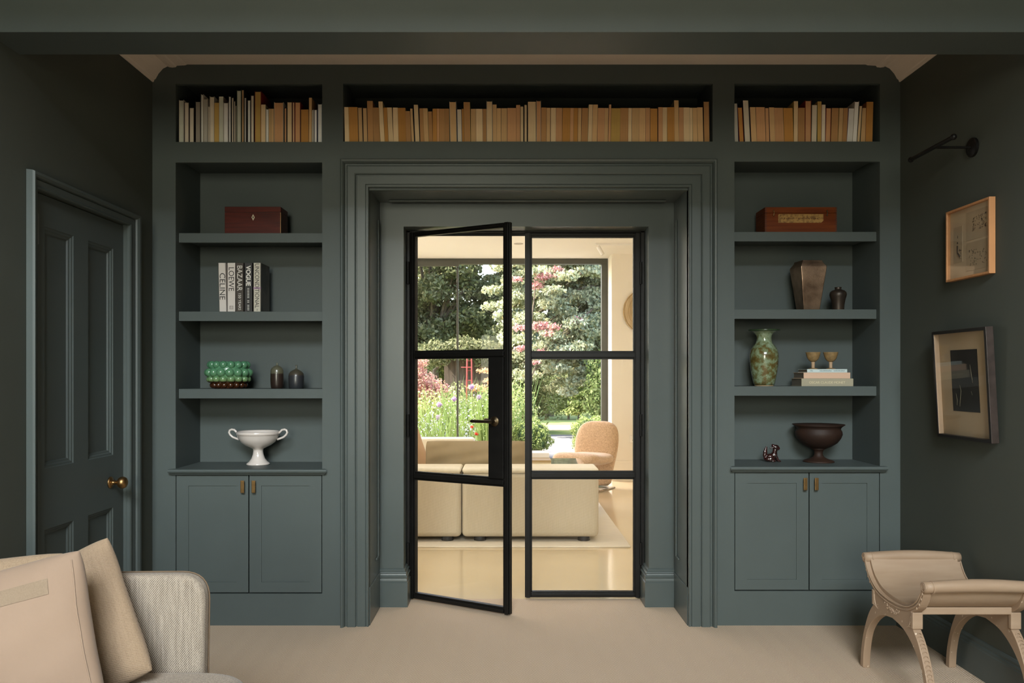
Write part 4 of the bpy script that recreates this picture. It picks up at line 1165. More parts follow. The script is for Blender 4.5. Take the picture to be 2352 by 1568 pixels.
# =================================================================== SOFA AND CUSHIONS
tweed = weave('oatmeal_tweed', (.50, .43, .36), (.085, .065, .05), 1250, 900)
sofa = thing('sofa', 'oatmeal tweed sofa with rounded arm at the left edge', 'sofa', (-1.2, -2.5, 0))
AY0, AY1 = -1.822, -1.775
def rounded(pts_r, n=8):
    """polygon from (x, z, radius) corners"""
    out = []; m_ = len(pts_r)
    for i in range(m_):
        p = Vector(pts_r[i][:2]); a = Vector(pts_r[i - 1][:2]); b = Vector(pts_r[(i + 1) % m_][:2]); r_ = pts_r[i][2]
        if r_ == 0: out.append(tuple(p)); continue
        u = (a - p).normalized(); v = (b - p).normalized()
        for k in range(n + 1):
            t = k / n
            out.append(tuple((p + u * r_) * (1 - t) ** 2 + p * 2 * t * (1 - t) + (p + v * r_) * t * t))
    return out
armp = rounded([(-1.66, .10, 0), (-.816, .10, .03), (-.806, .690, .075), (-1.66, .684, .05)])
MB().prism(armp, 'y', AY0, AY1).build('arm', tweed, sofa, bevel=.014, seg=4)
pip = mat('tan_piping', (.16, .11, .07), .8)
MB().tube([(x + .0005, AY1 - .006, z + .0005) for x, z in armp[8:30]], .0022, 6).build('piping', pip, sofa, smooth=True)
seatp = rounded([(-1.60, -3.25, 0), (-.64, -3.25, .10), (-.645, -1.826, .16), (-1.60, -1.826, 0)], 12)
MB().prism(seatp, 'z', .235, .447).build('seat_cushion', tweed, sofa, bevel=.05, seg=6)
MB().prism([(x + .02 if x < -1 else x - .03, y) for x, y in seatp], 'z', .10, .233).build('base', tweed, sofa, bevel=.02, seg=3)
MB().box(-1.70, -1.48, -3.25, -1.70, .10, .74).build('backrest', tweed, sofa, bevel=.05, seg=5)
MB().prism([(-1.66 + 0, .10), (-.80, .10), (-.80, .66), (-.86, .70), (-1.66, .69)], 'y', -3.38, -3.252).build('arm', tweed, sofa, bevel=.022, seg=5)
dw = mat('dark_wood_foot', (.05, .03, .02), .5)
for x in (-1.6, -.78):
    for y in (-3.3, -1.76):
        MB().lathe([(0, 0), (.016, 0), (.024, .10), (0, .10)], (x, y, 0), 16).build('leg', dw, sofa, smooth=True)

def pillow_pt(u, v, w, h, t, pinch, ph, wr, s, lift=0.0):
    d = (max(0.0, 1 - abs(u) ** 5) * max(0.0, 1 - abs(v) ** 5)) ** .42
    k = .14
    x = u * math.sqrt(1 - k * abs(v) ** 6 / 2) * w / 2 * (1 - pinch * (1 - v * v)); z = v * math.sqrt(1 - k * abs(u) ** 6 / 2) * h / 2 * (1 - pinch * (1 - u * u))
    dome = .55 + .45 * (1 - u * u) * (1 - v * v)
    e = wr * d * (math.sin(7 * u + ph[0] + 3 * v) * .5 + math.sin(11 * v + ph[1] - 4 * u) * .35 + math.sin(5 * u * v + ph[2] + 9 * u) * .3)
    return (x, s * (t / 2 * d * dome + lift) + e, z)
def pillow_mesh(mb, w, h, t, n=34, pinch=.04, seed=0, wr=.004):
    ph = np.random.RandomState(seed).rand(6) * 6.28
    def Q(i): return math.sin((-1 + 2 * i / n) * PI / 2)
    vs = [pillow_pt(Q(i), Q(j), w, h, t, pinch, ph, wr, s) for s in (-1, 1) for i in range(n + 1) for j in range(n + 1)]
    N_ = (n + 1) ** 2; fs = []
    for i in range(n):
        for j in range(n):
            a = i * (n + 1) + j
            fs.append((a, a + 1, a + n + 2, a + n + 1)); fs.append((N_ + a, N_ + a + n + 1, N_ + a + n + 2, N_ + a + 1))
    return mb.add(vs, fs)

def cushion(label, w, h, t, loc, rot, m_, seed, pinch=.03, group='cushions on the sofa', wr=.005, seam=None):
    r = thing('cushion', label, 'cushion', loc, group, rot=rot)
    pillow_mesh(MB(), w, h, t, seed=seed, pinch=pinch, wr=wr).build('cushion_cover', m_, r, smooth='all', weld=True)
    if seam:
        ph = np.random.RandomState(seed).rand(6) * 6.28
        MB().tube([pillow_pt(.93, v, w, h, t, pinch, ph, wr, -1, .0005) for v in np.linspace(-.9, .9, 26)], .0022, 6).build('seam', seam, r, smooth=True)
    return r
lin = mat('smooth_peach_linen', (.315, .222, .160), .85, var=.04, scale=4, bump=.10, bscale=500, sheen=.2)
knit = weave('beige_bouclé_knit'.replace('é', 'e'), (.37, .272, .185), (.26, .185, .122), 300, 1500, slub=.35, bump=.7, amp=.10)
D = math.radians
c1 = cushion('smooth peach linen cushion with a cream ribbon, nearest on the sofa', .46, .40, .15, (-1.172, -2.13, .572), (D(-12), D(-14), D(6)), lin, 3, seam=lin)
rb_ = mat('cream_ribbon', (.265, .196, .135), .8, var=.08, scale=300)
def strip(parent, w, h, t, v0, v1, u0, u1, m_, name, lift=.0015, pinch=.03, seed=3):
    ph = np.random.RandomState(seed).rand(6) * 6.28
    mb = MB(); n = 30; k_ = 4; vs = []; fs = []
    for i in range(n + 1):
        for j in range(k_ + 1):
            vs.append(pillow_pt(u0 + (u1 - u0) * i / n, v0 + (v1 - v0) * j / k_, w, h, t, pinch, ph, .005, -1, lift))
    for i in range(n):
        for j in range(k_): a = i * (k_ + 1) + j; fs.append((a, a + k_ + 1, a + k_ + 2, a + 1))
    return mb.add(vs, fs).build(name, m_, parent, smooth=True)
strip(c1, .46, .40, .15, .56, .74, -.97, .72, rb_, 'ribbon')
strip(c1, .46, .40, .15, .65, .74, -.7, .22, mat('pale_satin', (.44, .385, .34), .45), 'satin_tab', .003)
cushion('nubbly beige knitted cushion leaning on the sofa arm', .38, .37, .13, (-1.1245, -1.915, .564), (D(-12), D(-26), D(-2)), knit, 5)
cushion('beige knitted cushion furthest back against the sofa back', .52, .36, .13, (-1.365, -1.985, .580), (D(-12), D(-4), D(10)), knit, 8)

# =================================================================== GARDEN ROOM BEYOND THE DOORS
FX0, FX1, FZ = -4.5, 2.7, 2.630
WY, WLY = 5.90, 5.50                 # plane of the sliding window / face of the wall beside it
structure(MB().box(FX0, FX1, .475, WY + .1, -.06, .0), 'floor_garden_room', M['resin'], 'glossy pale resin floor of the garden room')
structure(MB().box(FX0, FX1, .52, WY + .1, FZ, FZ + .1), 'ceiling_garden_room', M['cream_ceiling'], 'cream ceiling of the garden room')
structure(MB().box(1.213, FX1, WLY, WY + .2, 0, FZ), 'wall_garden_room', M['cream_wall'], 'cream wall beside the sliding window')
structure(MB().box(FX1, FX1 + .1, .5, WY + .2, 0, FZ), 'wall_garden_room_side', M['cream_wall'], 'cream side wall of the garden room')
structure(MB().box(FX0, OPX0 - .002, .521, .56, 0, FZ).box(OPX1 + .002, FX1, .521, .56, 0, FZ).box(OPX0 - .002, OPX1 + .002, .521, .56, OPZ + .002, FZ),
          'wall_garden_room_inner', M['cream_wall'], 'cream wall around the steel doors, garden side')
structure(MB().box(FX0 - .1, FX0, .5, WY + .2, 0, FZ), 'wall_garden_room_end', M['cream_wall'], 'cream end wall of the garden room')
structure(MB().box(1.213, FX1, WLY - .018, WLY, 0, .20).box(1.213, FX1, WLY - .014, WLY, .20, .235), 'baseboard_garden_room', M['cream_wall'], 'cream skirting beside the sliding window')

win = structure(MB().box(FX0, 1.213, WY - .04, WY + .06, 2.566, FZ).box(1.138, 1.213, WY - .04, WY + .06, 0, 2.566).box(FX0, 1.213, WY - .04, WY + .06, 0, .03),
                'window_2', M['winframe'], 'wide grey-framed sliding window onto the garden', bevel=.003)
mxs = [-3.9, -2.25, -.600, 1.14]
for i in range(3):
    a, b = mxs[i], mxs[i + 1]
    MB().box(a + .01, b - .002, WY + .010 * (i % 2), WY + .006 + .010 * (i % 2), .03, 2.566).build('pane', glass_mat('coated_window_glass', base_refl=.006), win)
for x in mxs[1:3]:
    MB().box(x - .011, x + .011, WY - .030, WY + .030, .03, 2.566).build('mullion', M['winframe'], win, bevel=.002)
MB().box(mxs[1], mxs[2] + .02, WY - .06, WY - .03, 2.535, 2.60).build('sash_head', M['winframe'], win)

# sofa modules seen from behind
lino = weave('sand_linen_upholstery', (.52, .45, .335), (.40, .34, .24), 120, 1700, slub=.6, bump=.35)
lint = mat('sand_linen_top', (.68, .61, .47), .9, var=.04, scale=30, bump=.1, bscale=400)
def sofa_module(x0, x1, label, front=1.95):
    r = thing('sofa_module', label, 'sofa', ((x0 + x1) / 2, front, 0), 'modular sofa in the garden room')
    MB().box(x0, x1, front, front + .30, .045, .515).build('backrest', lino, r, bevel=.035, seg=4)
    MB().box(x0 + .002, x1 - .002, front + .002, front + .30, .513, .548).build('top_panel', lint, r, bevel=.017, seg=4)
    MB().tube([(x0 + .012, front + .008, .514), (x1 - .012, front + .008, .514)], .0045, 8).build('seam', lino, r, smooth=True)
    MB().box(x0, x1, front + .301, front + 1.0, .045, .36).build('seat', lint, r, bevel=.035, seg=4)
    for fx in (x0 + .13, x1 - .105):
        for fy in (front + .07, front + .9):
            MB().lathe([(0, .013), (.045, .013), (.042, .05), (0, .05)], (fx, fy, 0), 20).build('foot', M['ink'], r, smooth=True)
    return r
sofa_module(-.330, .668, 'right module of the sand-coloured sofa seen from behind')
sofa_module(-1.332, -.334, 'left module of the sand-coloured sofa seen from behind')
khaki = mat('khaki_linen', (.27, .205, .115), .9, var=.08, scale=6, bump=.15, bscale=300)
r = thing('cushion', 'long khaki cushion on the sand-coloured sofa', 'cushion', (-.245, 2.40, .535), rot=(D(-14), 0, 0))
pillow_mesh(MB(), .80, .36, .17, seed=12, pinch=.02, wr=.012).build('cushion_cover', khaki, r, smooth='all', weld=True)
peach = mat('peach_linen', (.52, .34, .20), .9, var=.06, scale=8, bump=.12, bscale=300)
r = thing('cushion', 'peach cushion left of the long khaki cushion', 'cushion', (-.86, 2.62, .56), rot=(D(-10), D(-16), D(38)))
pillow_mesh(MB(), .48, .44, .16, seed=13, pinch=.05, wr=.006).build('cushion_cover', peach, r, smooth='all', weld=True)
r = thing('cushion', 'lighter tan cushion in front of the peach cushion', 'cushion', (-.93, 2.40, .52), rot=(D(-12), D(-20), D(20)))
pillow_mesh(MB(), .46, .40, .15, seed=14, pinch=.05, wr=.006).build('cushion_cover', mat('tan_linen', (.50, .37, .23), .9, var=.05, scale=8), r, smooth='all', weld=True)
# low sofa opposite, by the window
r = thing('sofa_module', 'low pale sofa by the sliding window', 'sofa', (-1.1, 4.35, 0), 'modular sofa in the garden room')
MB().box(-1.9, -.352, 4.75, 5.05, .045, .545).build('backrest', lint, r, bevel=.04, seg=4)
MB().box(-1.9, -.352, 4.05, 4.749, .045, .36).build('seat', lint, r, bevel=.04, seg=4)

# rug
rugm = mat('cream_flat_rug', (.70, .63, .51), .95, col2=(.58, .51, .40), scale=30, stretch=(.4, 6, 1), bump=.6, bscale=60)
r = tag(MB().box(-2.6, .876, 1.80, 4.95, .0, .012).build('rug', rugm, bevel=.004), 'cream flat-woven rug under the sand-coloured sofa', 'rug')

# coffee table with books
mb_ = mat('grey_marble', (.34, .31, .26), .07, col2=(.075, .072, .06), scale=9, contrast=(.42, .66), coat=.6)
r = thing('coffee_table', 'low glossy grey marble coffee table behind the sofa', 'table', (.25, 3.53, 0))
MB().box(-.25, .705, 3.13, 3.93, .385, .42).build('tabletop', mb_, r, bevel=.004)
for x in (-.15, .52):
    MB().box(x, x + .10, 3.25, 3.81, .012, .386).build('leg', mb_, r, bevel=.004)
bcol = [('beige art book with a black title on the coffee table', (.62, .50, .30), .038, .05, .385, 3.16), ('ochre book in the middle of the coffee table stack', (.36, .24, .09), .020, .02, .385, 3.17),
        ('white book on top of the coffee table stack', (.80, .77, .72), .040, .06, .38, 3.40)]
z = .4205
for i, (lab, c, h, xa, xb, yy) in enumerate(bcol):
    q = thing('book', lab, 'book', ((xa + xb) / 2, yy, z), 'books on the coffee table')
    cm_ = mat('table_book_cover_%d' % i, c, .5, var=.03)
    MB().box(xa, xb, yy, yy + .003, z, z + h).box(xa, xb, yy + .003, yy + .26, z, z + .002).box(xa, xb, yy + .003, yy + .26, z + h - .002, z + h).build('cover', cm_, q)
    MB().box(xa + .003, xb - .003, yy + .003, yy + .257, z + .002, z + h - .002).build('pages', M['inkwhite'], q)
    if i == 0:
        text_mesh('lettering', '20th Century', .02, M['ink'], q, (.235, yy - .0008, z + .012), (1, 0, 0), (0, 0, 1), .0006, 1, .15, .016)
    z += h + .0003

# boucle lounge chair
bou = mat('tan_boucle', (.56, .38, .23), .95, col2=(.38, .245, .14), scale=75, bump=1.0, bscale=75, sheen=.3)
r = thing('lounge_chair', 'tan boucle lounge chair with rounded back near the window', 'chair', (.865, 4.80, 0), rot=(0, 0, D(-30)))
def slab_chair():
    """one folded upholstered band: base, seat return and tall rounded back"""
    mb = MB(); vs = []; fs = []
    sec = [(.16, .012, .24, .050), (.175, .10, .235, .055), (.19, .22, .25, .062), (.20, .34, .285, .068), (.225, .46, .300, .066), (.260, .58, .290, .058), (.285, .66, .255, .050), (.297, .702, .19, .038), (.303, .720, .10, .02)]
    k = 20
    for y, z_, hw, ht in sec:
        for i in range(k):
            a = 2 * PI * i / k
            cu_, sn = math.cos(a), math.sin(a)
            e = .45
            vs.append((hw * .87 * math.copysign(abs(cu_) ** e, cu_), y + ht * math.copysign(abs(sn) ** .8, sn), z_))
    for i in range(len(sec) - 1):
        for j in range(k): fs.append((i * k + j, i * k + (j + 1) % k, (i + 1) * k + (j + 1) % k, (i + 1) * k + j))
    fs += [tuple(range(k))[::-1], tuple(range((len(sec) - 1) * k, len(sec) * k))]
    return mb.add(vs, fs)
slab_chair().build('backrest', bou, r, smooth='all', subsurf=1)
mb = MB(); vs = []; fs = []; k = 20
sec = [(.20, .33, .285, .060), (.10, .325, .285, .062), (-.05, .325, .285, .062), (-.20, .345, .290, .064), (-.31, .362, .288, .064), (-.37, .358, .275, .055), (-.405, .345, .25, .036), (-.415, .338, .20, .015)]
for y, z_, hw, ht in sec:
    for i in range(k):
        a = 2 * PI * i / k; cu_, sn = math.cos(a), math.sin(a)
        vs.append((hw * .87 * math.copysign(abs(cu_) ** .45, cu_), y, z_ + ht * math.copysign(abs(sn) ** .8, sn)))
for i in range(len(sec) - 1):
    for j in range(k): fs.append((i * k + j, i * k + (j + 1) % k, (i + 1) * k + (j + 1) % k, (i + 1) * k + j))
fs += [tuple(range(k))[::-1], tuple(range((len(sec) - 1) * k, len(sec) * k))]
mb.add(vs, fs).build('seat', bou, r, smooth='all', subsurf=1)
MB().box(-.22, .22, .09, .24, .0, .012).box(-.22, -.18, -.22, .09, 0, .010).box(.18, .22, -.22, .09, 0, .010).build('base_plate', mat('brushed_steel', (.45, .40, .33), .3, metal=1.0), r, bevel=.002)

# woven disc on the wall, socket, ceiling lights
rat = mat('woven_straw', (.52, .39, .22), .8, col2=(.36, .25, .12), scale=60, stretch=(1, 1, .08), bump=.5, bscale=260)
xd, zd = PX(1482, WLY), PZ(715, WLY)
r = thing('woven_disc', 'round woven straw disc hung on the cream wall', 'wall decoration', (xd, WLY, zd))
MB().lathe([(0, -.002), (.255, -.002), (.262, -.016), (.257, -.026), (.230, -.040), (.16, -.056), (.08, -.064), (0, -.066)], (xd, WLY, zd), 56, axis='y').build('shade', rat, r, smooth='all')
for q in (.255, .205):
    MB().tube([(xd + q * math.cos(a), WLY - .027 - (.262 - q) * .42, zd + q * math.sin(a)) for a in np.linspace(0, 2 * PI, 48, endpoint=False)], .006 if q > .21 else .0025, 6, closed=True).build('rim', rat, r, smooth=True)
xs_, zs_ = PX(1455, WLY), PZ(1008, WLY)
r = thing('wall_socket', 'white wall socket on the cream wall behind the lounge chair', 'socket', (xs_, WLY, zs_))
MB().box(xs_ - .043, xs_ + .043, WLY - .009, WLY, zs_ - .043, zs_ + .043).build('plate', M['white'], r, bevel=.003)
MB().box(xs_ - .004, xs_ + .004, WLY - .0095, WLY - .008, zs_ + .006, zs_ + .018).box(xs_ - .016, xs_ - .008, WLY - .0095, WLY - .008, zs_ - .014, zs_ - .009).box(xs_ + .008, xs_ + .016, WLY - .0095, WLY - .008, zs_ - .014, zs_ - .009).build('pin_holes', M['ink'], r)
ys = 4.72; xs_ = PX(1378, ys)
r = thing('ceiling_spotlight', 'white spotlight hanging from the garden room ceiling', 'lamp', (xs_, ys, FZ))
MB().box(xs_ - .05, xs_ + .34, ys - .015, ys + .015, FZ - .022, FZ).build('track', M['white'], r, bevel=.002)
MB().tube([(xs_ - .01, ys, FZ - .02), (xs_ - .01, ys, FZ - .045)], .008, 10).build('stem', M['white'], r)
MB().tube([(xs_ - .018, ys, FZ - .040), (xs_ + .030, ys - .02, FZ - .125)], .022, 16).build('lamp_head', M['white'], r, smooth=True)
r = thing('ceiling_downlight', 'small round recessed downlight in the garden room ceiling', 'lamp', (PX(1191, 4.75), 4.75, FZ))
MB().lathe([(0, .0), (.050, .0), (.050, -.004), (.040, -.005), (.036, -.002), (0, -.002)], (PX(1191, 4.75), 4.75, FZ), 28).build('ring', mat('grey_ring', (.45, .40, .32), .5), r, smooth=True)

# =================================================================== GARDEN
def leaf_cloud(name, parent, matl, blobs, size, seed, shell=.55, flat=.0, aspect=.6):
    """leaves as small rhombs scattered through ellipsoids; blobs = (cx,cy,cz,rx,ry,rz,n)"""
    rs = np.random.RandomState(seed); V = []; off = ROOT.get(parent.name, Vector((0, 0, 0)))
    for (cx, cy, cz, rx, ry, rz, n) in blobs:
        d = rs.normal(size=(n, 3)); d /= np.linalg.norm(d, axis=1)[:, None]
        rad = shell + (1 - shell) * rs.rand(n) ** .7
        lump = 1 + .16 * np.sin(d[:, 0] * 7 + seed) * np.cos(d[:, 2] * 6 + seed * 2) + .10 * np.sin(d[:, 1] * 13)
        c = np.array([cx, cy, cz]) + d * (rad * lump)[:, None] * np.array([rx, ry, rz])
        t = rs.normal(size=(n, 3)); t /= np.linalg.norm(t, axis=1)[:, None]
        if flat: t[:, 2] -= flat; t /= np.linalg.norm(t, axis=1)[:, None]
        q = rs.normal(size=(n, 3)); b = np.cross(t, q); b /= np.linalg.norm(b, axis=1)[:, None]
        s = (size * rs.uniform(.6, 1.35, n))[:, None]
        V.append(np.stack([c - t * s * .5, c + b * s * .5 * aspect, c + t * s * .5, c - b * s * .5 * aspect], 1).reshape(-1, 3))
    V = np.concatenate(V) - np.array(off); nv = len(V)
    me = bpy.data.meshes.new(name)
    me.vertices.add(nv); me.vertices.foreach_set('co', V.astype(np.float32).ravel())
    me.loops.add(nv); me.loops.foreach_set('vertex_index', np.arange(nv, dtype=np.int32))
    nf = nv // 4
    me.polygons.add(nf); me.polygons.foreach_set('loop_start', np.arange(0, nv, 4, dtype=np.int32)); me.polygons.foreach_set('loop_total', np.full(nf, 4, dtype=np.int32))
    me.update(calc_edges=True)
    me.materials.append(matl)
    o = bpy.data.objects.new(name, me); o.parent = parent; o['kind'] = 'stuff'
    return link(o)
bark = mat('brown_bark', (.13, .095, .06), .9, var=.35, scale=12, bump=.6, bscale=30)
grass = mat('sunny_lawn', (.30, .34, .09), .95, col2=(.19, .25, .06), scale=1.2, bump=.5, bscale=40)
soil = mat('garden_soil', (.10, .075, .05), .95, var=.3, scale=6, bump=.6, bscale=20)
pav = mat('grey_paving', (.27, .25, .235), .85, col2=(.20, .185, .17), scale=3, bump=.2, bscale=30)
structure(MB().box(-18, 18, WY + .07, 60, -.20, -.075), 'ground_lawn', grass, 'sunlit lawn of the garden')
structure(MB().box(-9, .40, WY + .5, 13.0, -.08, -.045), 'ground_bed', soil, 'planted flower bed left of the path')
structure(MB().box(.40, 4.5, WY + .07, 13.6, -.09, -.05).box(-9, .40, WY + .07, WY + .5, -.09, -.05), 'ground_path', pav, 'grey paved path leading into the garden')
structure(MB().box(.35, 5, 15.3, 17.3, -.08, -.07), 'ground_gravel', mat('pale_gravel', (.62, .50, .34), .95, var=.1, scale=15), 'pale gravel strip across the lawn')

G = {}
LM = dict(dark=leaf_mat('dark_green_leaves', [(.07, .082, .032), (.14, .15, .07), (.23, .24, .12), (.36, .34, .19)], .42),
          mid=leaf_mat('mid_green_leaves', [(.09, .13, .04), (.18, .23, .08), (.32, .36, .16)], .42),
          blue=leaf_mat('blue_green_needles', [(.19, .21, .11), (.34, .37, .23), (.50, .53, .37), (.46, .40, .20)], .38),
          pink=leaf_mat('pink_maple_leaves', [(.40, .14, .15), (.58, .28, .27), (.66, .44, .38), (.30, .20, .12)], .4),
          red=leaf_mat('red_smoke_leaves', [(.45, .17, .17), (.62, .34, .28), (.66, .45, .33), (.42, .28, .16)], .42),
          lime=leaf_mat('lime_leaves', [(.22, .27, .08), (.36, .40, .16), (.50, .50, .26)], .45),
          pale=leaf_mat('cream_variegated_leaves', [(.16, .20, .07), (.36, .38, .17), (.52, .52, .30)], .45),
          box=leaf_mat('clipped_box_leaves', [(.14, .19, .05), (.28, .34, .11), (.42, .46, .20)], .4),
          orange=leaf_mat('orange_leaves', [(.50, .30, .14), (.64, .46, .27)], .45),
          white=leaf_mat('white_petals', [(.75, .75, .68), (.9, .88, .85)], .4),
          lav=leaf_mat('lavender_petals', [(.40, .42, .52), (.60, .62, .68)], .4),
          purple=leaf_mat('purple_petals', [(.40, .25, .44), (.60, .46, .62)], .4),
          scarlet=leaf_mat('scarlet_petals', [(.70, .05, .03), (.80, .15, .08)], .4))

def tree(name, label, base, trunk, blobs, lm, size, seed, cat='tree', group=None, shell=.45, flat=0, tr=.14):
    r = thing(name, label, cat, base, group)
    if trunk:
        t = MB()
        for pts, r0, r1 in trunk:
            n = len(pts); t.tube([(base[0] + a, base[1] + b, base[2] + c) for a, b, c in pts], [r0 + (r1 - r0) * i / (n - 1) for i in range(n)], 8)
        t.build('trunk', bark, r, smooth=True)
    leaf_cloud('foliage', r, lm, [(base[0] + a, base[1] + b, base[2] + c, *q) for (a, b, c, *q) in blobs], size, seed, shell, flat)
    return r
def gpx(px, Y): return PX(px, Y)
def gz(py, Y): return PZ(py, Y)
rg = random.Random(21)
# big dark broadleaf trees on the left, letting sky through
def broadleaf(px, Y, label, seed, spread, zlo, zhi, n, lm='dark', cnt=900, lean=0):
    rn = random.Random(seed); base = (gpx(px, Y), Y, -.07)
    tops = []; tk = [([(0, 0, 0), (.1, 0, 1.3), (.05 + lean, 0, 2.8), (.2 + lean, 0, 4.6)], .26, .09)]
    for i in range(n):
        a = rn.uniform(-spread, spread); h = rn.uniform(zlo, zhi); b = rn.uniform(-1.0, 1.0)
        tops.append((a, b, h, rn.uniform(.5, .85), rn.uniform(.5, .8), rn.uniform(.35, .6), cnt))
        if i % 2 == 0: tk.append(([(.1 + lean * .5, 0, 1.8 + rn.random()), (a * .55, b * .5, h * .75), (a, b, h)], .07, .015))
    tree('broadleaf_tree', label, base, tk, tops, LM[lm], .13, seed, group='trees beyond the lawn', tr=.2)
broadleaf(985, 21.0, 'dark leafy tree behind the pink shrub, left of the window mullion', 31, 2.3, 1.7, 6.6, 44, cnt=1000)
broadleaf(1120, 23.0, 'dark leafy tree with a thick trunk, right of the window mullion', 32, 2.2, 1.9, 6.8, 30, cnt=800)
broadleaf(900, 24.5, 'dark leafy tree at the far left of the garden', 33, 2.4, 1.4, 6.5, 30, cnt=1000)
broadleaf(760, 18.5, 'dark leafy tree outside the left edge of the steel doors', 34, 2.4, .9, 6.2, 34, cnt=800)
tree('dark_shrub', 'broad green shrub beyond the left end of the flower bed', (-3.3, 11.5, -.07), [([(0, 0, 0), (0, 0, 1.2)], .06, .02)],
     [(-.8, 0, .9, 1.0, .6, .95, 2600), (.6, 0, .8, .9, .6, .85, 2600)], LM['mid'], .09, 35, 'shrub')
# conifers with drooping grey-green boughs on the right
def conifer(px, Y, label, seed, n, zlo, zhi, reach, lm, size, a0=PI * .8, a1=PI * 2.1):
    rn = random.Random(seed); base = (gpx(px, Y), Y, -.07); bl_ = []; tk = [([(0, 0, 0), (.05, 0, 2.5), (0, 0, 6.5)], .15, .06)]
    for i in range(n):
        z = zlo + (zhi - zlo) * i / n; a = rn.uniform(a0, a1) if i % 5 else rn.uniform(0, 2 * PI); L_ = reach * rn.uniform(.55, 1.1)
        dx, dy = math.cos(a) * L_, math.sin(a) * L_ * .7
        tk.append(([(0, 0, z + .55), (dx * .5, dy * .5, z + .40), (dx, dy, z - .15)], .04, .010))
        for t in (.25, .45, .62, .78, .92, 1.05):
            bl_.append((dx * t + rn.uniform(-.2, .2), dy * t + rn.uniform(-.2, .2), z + .48 - .6 * t * t + rn.uniform(-.1, .1), .26, .26, .11, 300))
    tree('conifer', label, base, tk, bl_, LM[lm], size, seed, group='trees beyond the lawn', shell=.1, flat=.5)
conifer(1436, 13.2, 'pale grey-green conifer with drooping boughs filling the right pane', 41, 78, 1.15, 4.9, 2.5, 'blue', .075, PI * .9, PI * 1.35)
conifer(1262, 22.0, 'grey-green conifer further back, behind the pink maple', 42, 56, 1.0, 6.4, 2.0, 'blue', .10)
conifer(1440, 16.5, 'darker conifer at the right edge of the window', 48, 44, .6, 5.6, 1.9, 'mid', .09)
mY = 11.7
def mp_(px, py, r_, n): return (gpx(px, mY) - gpx(1216, mY), random.Random(px).uniform(-.15, .15), gz(py, mY) + .07, r_, .18, r_ * .42, n)
tree('maple_tree', 'pink-leaved maple growing among the conifers', (gpx(1216, mY), mY, -.07), [([(0, 0, 0), (-.02, 0, 1.0), (.02, 0, 2.2), (.12, 0, 3.0)], .03, .010), ([(0, 0, 1.2), (.35, 0, 1.9), (.9, .1, 2.25)], .015, .005)],
     [mp_(1250, 636, .22, 240), mp_(1280, 618, .16, 150), mp_(1232, 655, .18, 150), mp_(1240, 748, .24, 270), mp_(1272, 752, .16, 150), mp_(1326, 736, .17, 150), mp_(1258, 768, .15, 110), mp_(1192, 752, .16, 150), mp_(1188, 640, .13, 90),
      mp_(1245, 806, .12, 110), mp_(1228, 832, .10, 90), mp_(1195, 800, .14, 110)], LM['pink'], .06, 43, group='trees beyond the lawn', shell=.1, flat=.2)
# understorey on the right
tree('variegated_shrub', 'cream variegated shrub at the end of the lawn', (gpx(1306, 20.0), 20.0, -.07), [([(0, 0, 0), (0, 0, .8)], .04, .01), ([(.3, 0, 0), (.3, 0, .8)], .04, .01)],
     [(-.45, 0, .75, .62, .5, .70, 3200), (.35, 0, .82, .66, .5, .76, 3200)], LM['pale'], .075, 44, 'shrub')
tree('dark_shrub', 'green shrub beside the cream variegated shrub', (gpx(1398, 11.6), 11.6, -.07), [([(0, 0, 0), (0, 0, 1.2)], .05, .02)],
     [(-.12, 0, 1.05, .36, .4, .72, 3200), (.4, 0, 1.0, .5, .5, .9, 2600)], LM['mid'], .07, 45, 'shrub')
tree('dark_shrub', 'dark green shrub behind the gap between the steel doors', (gpx(1210, 15.0), 15.0, -.07), [([(0, 0, 0), (0, 0, 1.4)], .08, .03)],
     [(0, 0, .9, .55, .6, .9, 2600)], LM['dark'], .09, 46, 'shrub')
tree('dark_shrub', 'dark leafy shrub overhanging the garden shed', (gpx(1062, 13.0), 13.0, -.07), [([(-.7, .2, 0), (-.6, .2, 1.4), (0, .1, 1.9)], .05, .02)],
     [(-.55, .1, 1.75, .45, .35, .28, 1300), (.05, .1, 1.85, .5, .35, .25, 1300), (.55, .1, 1.75, .45, .35, .28, 1300), (.9, .1, 1.4, .3, .3, .35, 800)], LM['dark'], .075, 49, 'shrub')
# far hedge closing the garden
r = thing('hedge', 'dark hedge along the far end of the garden', 'hedge', (0, 27, -.07))
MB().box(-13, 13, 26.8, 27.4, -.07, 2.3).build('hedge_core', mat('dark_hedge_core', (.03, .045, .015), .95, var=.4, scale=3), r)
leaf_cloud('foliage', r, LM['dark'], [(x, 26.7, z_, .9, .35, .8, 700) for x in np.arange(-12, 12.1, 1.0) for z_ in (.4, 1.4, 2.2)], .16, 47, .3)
# clipped box balls
for px, Y, rr, lab, sd in ((1222, 8.7, .29, 'round clipped box bush left of the paved path', 51), (1356, 9.0, .30, 'round clipped box bush right of the paved path', 52)):
    x = gpx(px, Y)
    r = thing('box_bush', lab, 'bush', (x, Y, -.06), 'clipped box bushes')
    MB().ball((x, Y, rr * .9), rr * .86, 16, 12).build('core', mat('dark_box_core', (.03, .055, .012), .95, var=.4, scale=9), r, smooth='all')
    leaf_cloud('foliage', r, LM['box'], [(x, Y, rr * .9, rr, rr, rr * .98, 5200)], .030, sd, .86)
